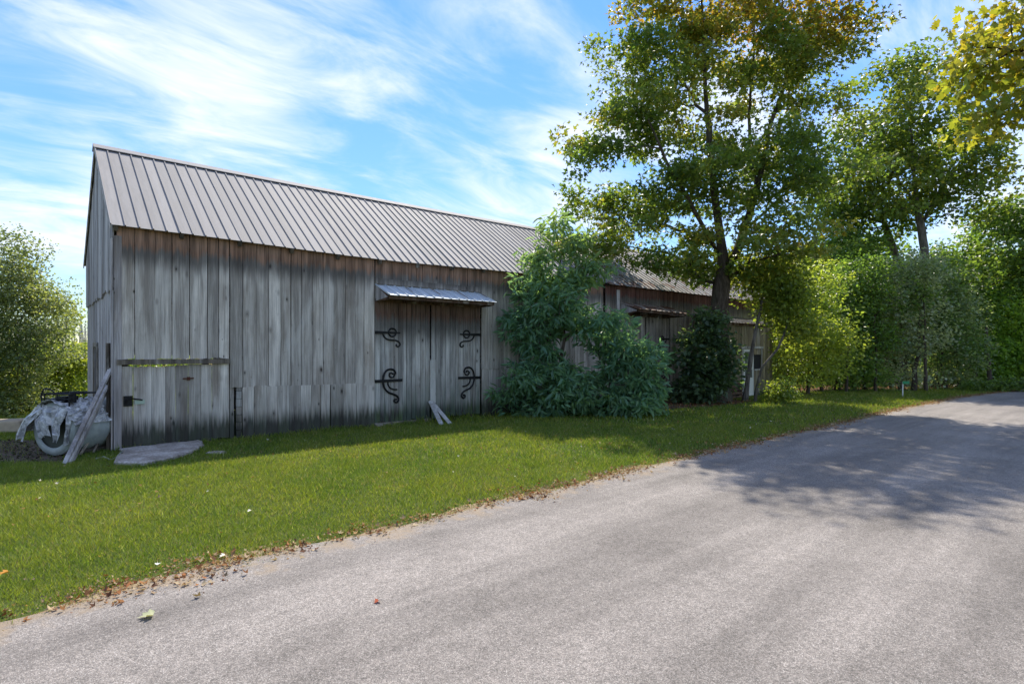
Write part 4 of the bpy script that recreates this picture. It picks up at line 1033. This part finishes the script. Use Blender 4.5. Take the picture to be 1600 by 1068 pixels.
# clover-like pale weeds and brown leaves caught along the road's edge
def litter(name, label, x, y, z, size, pal, seed, cat='leaves'):
    r = np.random.default_rng(seed); n = len(x); C = np.c_[x, y, z]
    nrm = unit(np.c_[r.normal(0, .55, (n, 2)), np.ones(n)]); ax = unit(np.c_[r.normal(0, 1, (n, 2)), np.zeros(n)]); ax = unit(ax-nrm*(ax*nrm).sum(1)[:, None]); sd = np.cross(ax, nrm)
    tv, tf = LEAVES['lobe']; tv = tv.copy(); tv[:, 2] = [0,.28,.02,.22,.02,.22]; K = len(tv); sz = (size*r.uniform(.5, 1.25, n))[:, None, None]
    V = C[:, None]+sz*(tv[None, :, 0:1]*sd[:, None]+tv[None, :, 1:2]*ax[:, None]+tv[None, :, 2:3]*nrm[:, None]); V[..., 2] = np.maximum(V[..., 2], .011)
    F = (tf[None]+(np.arange(n)*K)[:, None, None]).reshape(-1, 3); pal = np.array(pal); col = pal[r.integers(0, len(pal), n)]*r.uniform(.6, 1.3, (n, 1))
    return tag(link(name, raw_mesh(name, V.reshape(-1, 3), F, M_DEAD, np.repeat(col, K, 0))), label, cat, kind='stuff')
DRY = [(.20,.085,.035),(.28,.13,.05),(.15,.07,.04),(.33,.20,.09),(.24,.10,.04),(.30,.22,.14)]
r = np.random.default_rng(3); n = 70000
q = r.uniform(40, 330, n); tx = np.gradient(RX); ty = np.gradient(RY); L = np.hypot(tx, ty); nx, ny = -ty/L, tx/L
i0 = q.astype(int); fr = q-i0; cx_ = RX[i0]*(1-fr)+RX[i0+1]*fr; cy_ = RY[i0]*(1-fr)+RY[i0+1]*fr; clump = np.sin(q*.9)+np.sin(q*2.3+1)+np.sin(q*.37)
o_ = r.normal(.03, .11+.05*np.clip(clump, 0, 2), n); kp = (r.random(n) < np.clip(.5+.3*clump, .2, 1))
x, y = (cx_+nx[i0]*o_)[kp], (cy_+ny[i0]*o_)[kp]
litter('edge_leaves', 'dry brown fallen leaves gathered along the lawn edge of the driveway', x, y, .012+.02*r.random(len(x)), np.where(r.random(len(x)) < .22, .055, .022), DRY+[(.36,.27,.16),(.30,.21,.12),(.40,.31,.2)], 4)
x = r.uniform(-8, 20, 5200); y = r.uniform(4, 26, 5200); e = edge_d(x, y); t, s = to_barn(x, y); kp = (e > .1) & (s < -.1) & ((r.random(5200) < .25) | (x > 1)) & ~in_poly(x, y, SLABP)
litter('lawn_leaves', 'scattered small dry leaves lying on the lawn', x[kp], y[kp], .03+.02*r.random(kp.sum()), .045, DRY+[(.5,.47,.38),(.4,.3,.08)], 6)
x = r.uniform(-1, 24, 26000); y = r.uniform(14, 31, 26000); kp = in_poly(x, y, LIT1) | in_poly(x, y, LIT2)
litter('soil_leaves', 'brown leaf litter covering the soil under shrubs and before the older barn', x[kp], y[kp], .012+.03*r.random(kp.sum()), .08, DRY, 7)
x = r.uniform(-14, -7.6, 2500); y = r.uniform(9.5, 12.3, 2500); kp = in_poly(x, y, PATHP)
litter('path_leaves', 'dark leaf litter on the earth path by the barn gable', x[kp], y[kp], .012+.02*r.random(kp.sum()), .06, [(.06,.045,.03),(.10,.07,.045),(.05,.07,.03)], 8)
# single leaves one can pick out
def one_leaf(x, y, size, col, label, seed):
    p = gpt(x, y); tv, tf = LEAVES['maple']; V = tv.copy()*size; r = np.random.default_rng(seed); V[:, 2] = np.abs(V[:, 0])*.55+r.uniform(0, .02, len(V))*size*4+.002
    V[:, :2] = V[:, :2]-np.array((0, .5*size))
    m_ = raw_mesh('fallen_leaf', V, tf, M_DEAD, np.tile(col, (len(V), 1)))
    tag(link('fallen_leaf', m_, None, (p[0], p[1], .012 if edge_d(p[0], p[1])[0] < 0 else .045), (0, 0, r.uniform(0, 6))), label, 'leaf', 'fallen leaves one can pick out')
one_leaf(226, 967, .10, (.42,.43,.26), 'pale green curled leaf lying alone on the asphalt', 1)
one_leaf(588, 943, .05, (.30,.07,.03), 'single red-brown leaf lying out on the asphalt', 2)
one_leaf(347, 877, .06, (.62,.60,.52), 'pale dry leaf at the very edge of the lawn', 3)
one_leaf(389, 805, .055, (.66,.64,.58), 'whitish leaf lying out on the lit lawn', 4)
one_leaf(4, 905, .07, (.50,.24,.05), 'orange leaf lying on the lawn grass', 5)
one_leaf(248, 889, .05, (.62,.62,.60), 'whitish upturned leaf standing in the grass near the driveway', 6)

# ------------------------------------------------------------------ boards at the doors
def plank(name, a, b, w, h, mat, label, cat='plank', group=None, up=(0,0,1), rot=0):
    a = Vector(a); b = Vector(b); mb = MB(); mb.bar((0,0,0), b-a, w, h, up); o = mb.build(name, mat, None, a); return tag(o, label, cat, group)
ta, tb = t_px(672.3, -.05), t_px(681, -.05)
t_m = (ta+tb)/2
plank('plank', bw(t_m, -.045, z_py(629, t_m)), bw(t_m, -.035, z_py(562, t_m)), .17, .028, W_PALE, 'pale grey board standing upright over the gap between the big doors', 'plank', 'loose boards at the big doors', up=tuple(bw(0,-1)-bw(0,0)))
p = gpt(690, 664); plank('plank', (p[0], p[1], .01), bw(t_px(672, -.08), -.085, z_py(627, t_px(672))+.02), .11, .028, W_PALE, 'short pale plank propped steeply under the upright board', 'plank', 'loose boards at the big doors', up=(.3,-1,.3))
p = gpt(704, 663); plank('plank', (p[0], p[1], .01), bw(t_px(675, -.10), -.10, z_py(627, t_px(675))), .09, .03, W_PALE, 'narrow plank leaning out at the widest slant from the upright board', 'plank', 'loose boards at the big doors', up=(.3,-1,.3))
mb = MB(); mb.box((-.09,-.05,0), (.09,.05,.06)); tag(mb.build('brick_scrap', M_SLAB, None, tuple(gpt(592, 666)), (0,0,.5)), 'small pale block lying at the big door foot', 'block')

# ------------------------------------------------------------------ clutter at the gable corner
for i, ((x0, y0), (x1, z1), lab) in enumerate((((101,725),(176,1.56),'longest grey rail leaning on the barn corner'), ((106,724),(166,1.33),'grey rail leaning beside the longest rail at the gable'), ((111,722),(168,1.20),'shortest grey rail leaning in front of the covered tank'))):
    a = gpt(x0, y0); Y = 10.86-.08*i; b = np.array(((x1-800)/FPX*Y, Y, z1))
    b[:2] = bw(-.07-.015*i, .02+.10*i)[:2]
    plank('rail', (a[0], a[1], 0), b, .065, .05, W_GABLE, lab, 'rail', 'rails leaning at the barn corner', up=(.2,-1,0))
a = bw(-.10, .02); plank('post', (a[0], a[1], 0), (a[0]-.01, a[1], 2.05), .05, .05, W_FRAME, 'dark upright post standing against the barn corner', 'post', up=(0,-1,0))
for i, (s_, x_) in enumerate(((.1,-.12),(.34,-.10))):
    a = bw(-.55+i*.2, -.25+i*.1); b = bw(-.08, .1+s_, 0); plank('stick', (a[0], a[1], .01), (b[0], b[1], .75-.25*i), .03, .025, W_BEAM, ('thin brown stick' if i == 0 else 'short thin stick')+' leaning low behind the rails', 'stick', 'sticks by the barn corner')
# covered tank: shell, rims, dished end, hoops, frame on top
tc_ = np.array((-8.16, 10.72)); TR = .47
tk = thing('covered_tank', 'round pale sprayer tank wrapped in torn silver plastic beside the barn gable', 'tank', (tc_[0], tc_[1], 0), math.radians(-14))
A = Matrix.Translation((0, -.45, TR+.02)) @ Matrix.Rotation(math.radians(-90), 4, 'X')     # z of profile -> +y
mb = MB(); mb.lathe([(TR-.10,.0),(TR-.10,.02),(TR,.0),(TR+.015,.03),(TR,.07),(TR,.45),(TR+.012,.47),(TR,.50),(TR,1.0),(TR-.03,1.05),(0,1.1)], A, 32); mb.build('shell', M_TANK, tk, smooth=True)
mb = MB(); mb.lathe([(TR-.09,.03),(TR*.6,.10),(TR*.3,.13),(.0,.14)], A, 32); mb.build('end_dish', M_TANKG, tk, smooth=True)
mb = MB(); mb.lathe([(TR-.13,.0),(TR-.12,-.02),(TR-.03,-.02),(TR-.01,.01)], A, 32); mb.build('rim', M_TANK, tk, smooth=True)
mb = MB(); z = 2*TR+.02
for x in (-.28, .02, .30): mb.tube([(x,-.40,z-.12),(x,-.40,z+.16),(x,.1,z+.16),(x,.1,z-.1)], .014, 6)
mb.tube([(-.30,-.40,z+.16),(.34,-.40,z+.16)], .016, 6); mb.tube([(-.30,-.40,z+.07),(.34,-.40,z+.07)], .012, 6); mb.tube([(-.30,.1,z+.16),(.34,.1,z+.16)], .014, 6)
mb.tube([(-.32,-.4,z-.06),(-.36,-.4,z+.12),(-.30,-.4,z+.24),(-.16,-.4,z+.25),(-.06,-.4,z+.2)], .014, 6)
fr_ = mb.build('pump_frame', M_IRON, tk)
mb = MB(); mb.box((-.08,-.36,z-.03), (.16,-.12,z+.11)); mb.lathe([(0,.20),(.05,.20),(.06,.1),(.06,0)], Matrix.Translation((.25,-.3,z)), 12); mb.build('pump', M_IRON, fr_)
for sx in (-.3, .3):
    mb = MB(); mb.bar((sx*.8,-.4,.02), (sx*.8,.4,.02), .10, .12); mb.build('skid', W_FRAME, tk)
# torn plastic draped over the top and down the left side
def drape(a0, a1, y0, y1, n, m, amp, seed, flare=0.0):
    r = np.random.default_rng(seed); V = []; ph = r.uniform(0, 6, 6)
    for j in range(m+1):
        for i in range(n+1):
            f, gq = i/n, j/m; a = a0+(a1-a0)*f; y = y0+(y1-y0)*gq
            y += .05*math.sin(f*9+ph[0])*(1 if j in (0, m) else .4)+r.normal(0, .012)
            rr = TR+.035+amp*(math.sin(f*14+gq*5+ph[1])*math.sin(gq*11+f*6+ph[2])+.6*math.sin(f*31+ph[3])*math.sin(gq*23+ph[4]))+r.normal(0, amp*.25)+flare*f*f*.5
            rr = max(rr, TR+.018)
            V.append((rr*math.cos(a), y, max(TR+.02+rr*math.sin(a), .03)))
    F = [(j*(n+1)+i, j*(n+1)+i+1, (j+1)*(n+1)+i+1, (j+1)*(n+1)+i) for j in range(m) for i in range(n)]
    mb = MB(); mb.add(V, F); o = mb.build('plastic_sheet', M_PLASTIC, tk)
    sol = o.modifiers.new('thickness', 'SOLIDIFY'); sol.thickness = .004; return o
drape(math.radians(75), math.radians(185), -.52, .35, 26, 14, .035, 1, .16)
drape(math.radians(10), math.radians(72), -.50, .2, 16, 10, .03, 2)
def flap_(pts,w0,w1,seed): flap([(x*.9, y+.13, z*.91) for x, y, z in pts], w0, w1, seed)
def flap(pts, w0, w1, seed):
    r = np.random.default_rng(seed); V = []
    for i, p in enumerate(pts):
        f = i/(len(pts)-1); w = w0+(w1-w0)*f
        for k in range(5): V.append((p[0]+(k/4-.5)*w+r.normal(0, .012), p[1]+.03*math.sin(k*1.7+i)+r.normal(0, .012), p[2]+r.normal(0, .015)))
    F = [(i*5+k, i*5+k+1, i*5+k+6, i*5+k+5) for i in range(len(pts)-1) for k in range(4)]
    mb = MB(); mb.add(V, F); o = mb.build('plastic_sheet', M_PLASTIC, tk); sol = o.modifiers.new('thickness', 'SOLIDIFY'); sol.thickness = .004
flap_([(-.25,-.60,.98),(-.36,-.66,.86),(-.48,-.70,.72),(-.57,-.72,.58),(-.60,-.72,.44),(-.62,-.74,.32)], .28, .16, 3)
flap_([(-.02,-.60,1.0),(-.02,-.66,.88),(.0,-.68,.74),(.05,-.68,.64)], .42, .14, 4)
flap_([(.22,-.62,.98),(.24,-.68,.80),(.20,-.70,.62),(.26,-.70,.45),(.22,-.69,.30)], .34, .10, 6)
flap_([(-.08,-.62,.9),(-.14,-.69,.72),(-.10,-.70,.55),(-.04,-.69,.42)], .30, .22, 7)
flap_([(.40,-.60,.85),(.44,-.62,.66),(.42,-.64,.46),(.40,-.63,.26)], .12, .05, 8)
flap_([(-.36,-.62,.80),(-.28,-.68,.66),(-.2,-.68,.52),(-.16,-.68,.38)], .14, .08, 5)
# hose, stone block, pallet, sheet, sign
pts = [gpt(x, y, .02) for x, y in ((150,716),(162,713),(172,718),(182,714),(190,706),(200,703),(212,696))]
mb = MB(); mb.tube([Vector(p) for p in pts], .014, 6); tag(mb.build('hose', M_HOSE), 'pale hose trailing over grass from the slab to the barn corner', 'hose')
c = gpt(8, 674); mb = MB(); w_ = .62
mb.add([(-w_,-.3,0),(w_*.95,-.32,0),(w_,.3,0),(-w_,.3,0),(-w_*.97,-.27,.26),(w_*.8,-.28,.28),(w_*.82,.26,.30),(-w_*.9,.27,.27)], [(0,3,2,1),(4,5,6,7),(0,1,5,4),(1,2,6,5),(2,3,7,6),(3,0,4,7)])
o = mb.build('stone_block', M_STONE, None, tuple(c), (0,0,.1)); bv = o.modifiers.new('bevel', 'BEVEL'); bv.width = .04; bv.segments = 2
tag(o, 'low tan stone block under the small grey-green tree', 'stone')
pc = gpt(1143, 622); pa = thing('pallet', 'small dark wooden crate of slats leaning at the tan shed wall', 'crate', tuple(pc), ROT)
for z in (.02, .17, .32, .47):
    mb = MB(); mb.box((-.5,-.22,z), (.5,-.19,z+.10)); mb.build('slat', W_RUST, pa)
    mb = MB(); mb.box((-.5,.19,z), (.5,.22,z+.10)); mb.build('slat', W_RUST, pa)
for x in (-.5, .44):
    mb = MB(); mb.box((x,-.19,0), (x+.06,.19,.60)); mb.build('end_board', W_RUST, pa)
sc = gpt(1113, 627); mb = MB(); mb.add([(-.4,-.22,0),(.42,-.25,0),(.4,.2,0),(-.38,.24,0),(-.4,-.22,.03),(.42,-.25,.025),(.4,.2,.05),(-.38,.24,.04)], [(0,3,2,1),(4,5,6,7),(0,1,5,4),(1,2,6,5),(2,3,7,6),(3,0,4,7)])
tag(mb.build('board_scrap', M_SLAB, None, tuple(sc)), 'pale flat board scrap on leaf litter near the forked maple', 'board')
sg = gpt(1410.5, 619); st_ = thing('marker_sign', 'small green plate sign on a thin white post at the lawn edge', 'sign', tuple(sg))
mb = MB(); mb.box((-.022,-.012,0), (.022,.012,.62)); mb.build('post', M_WHITE, st_)
mb = MB(); mb.box((-.02,-.022,.52), (.27,-.0125,.64)); mb.build('plate', M_GREENP, st_)
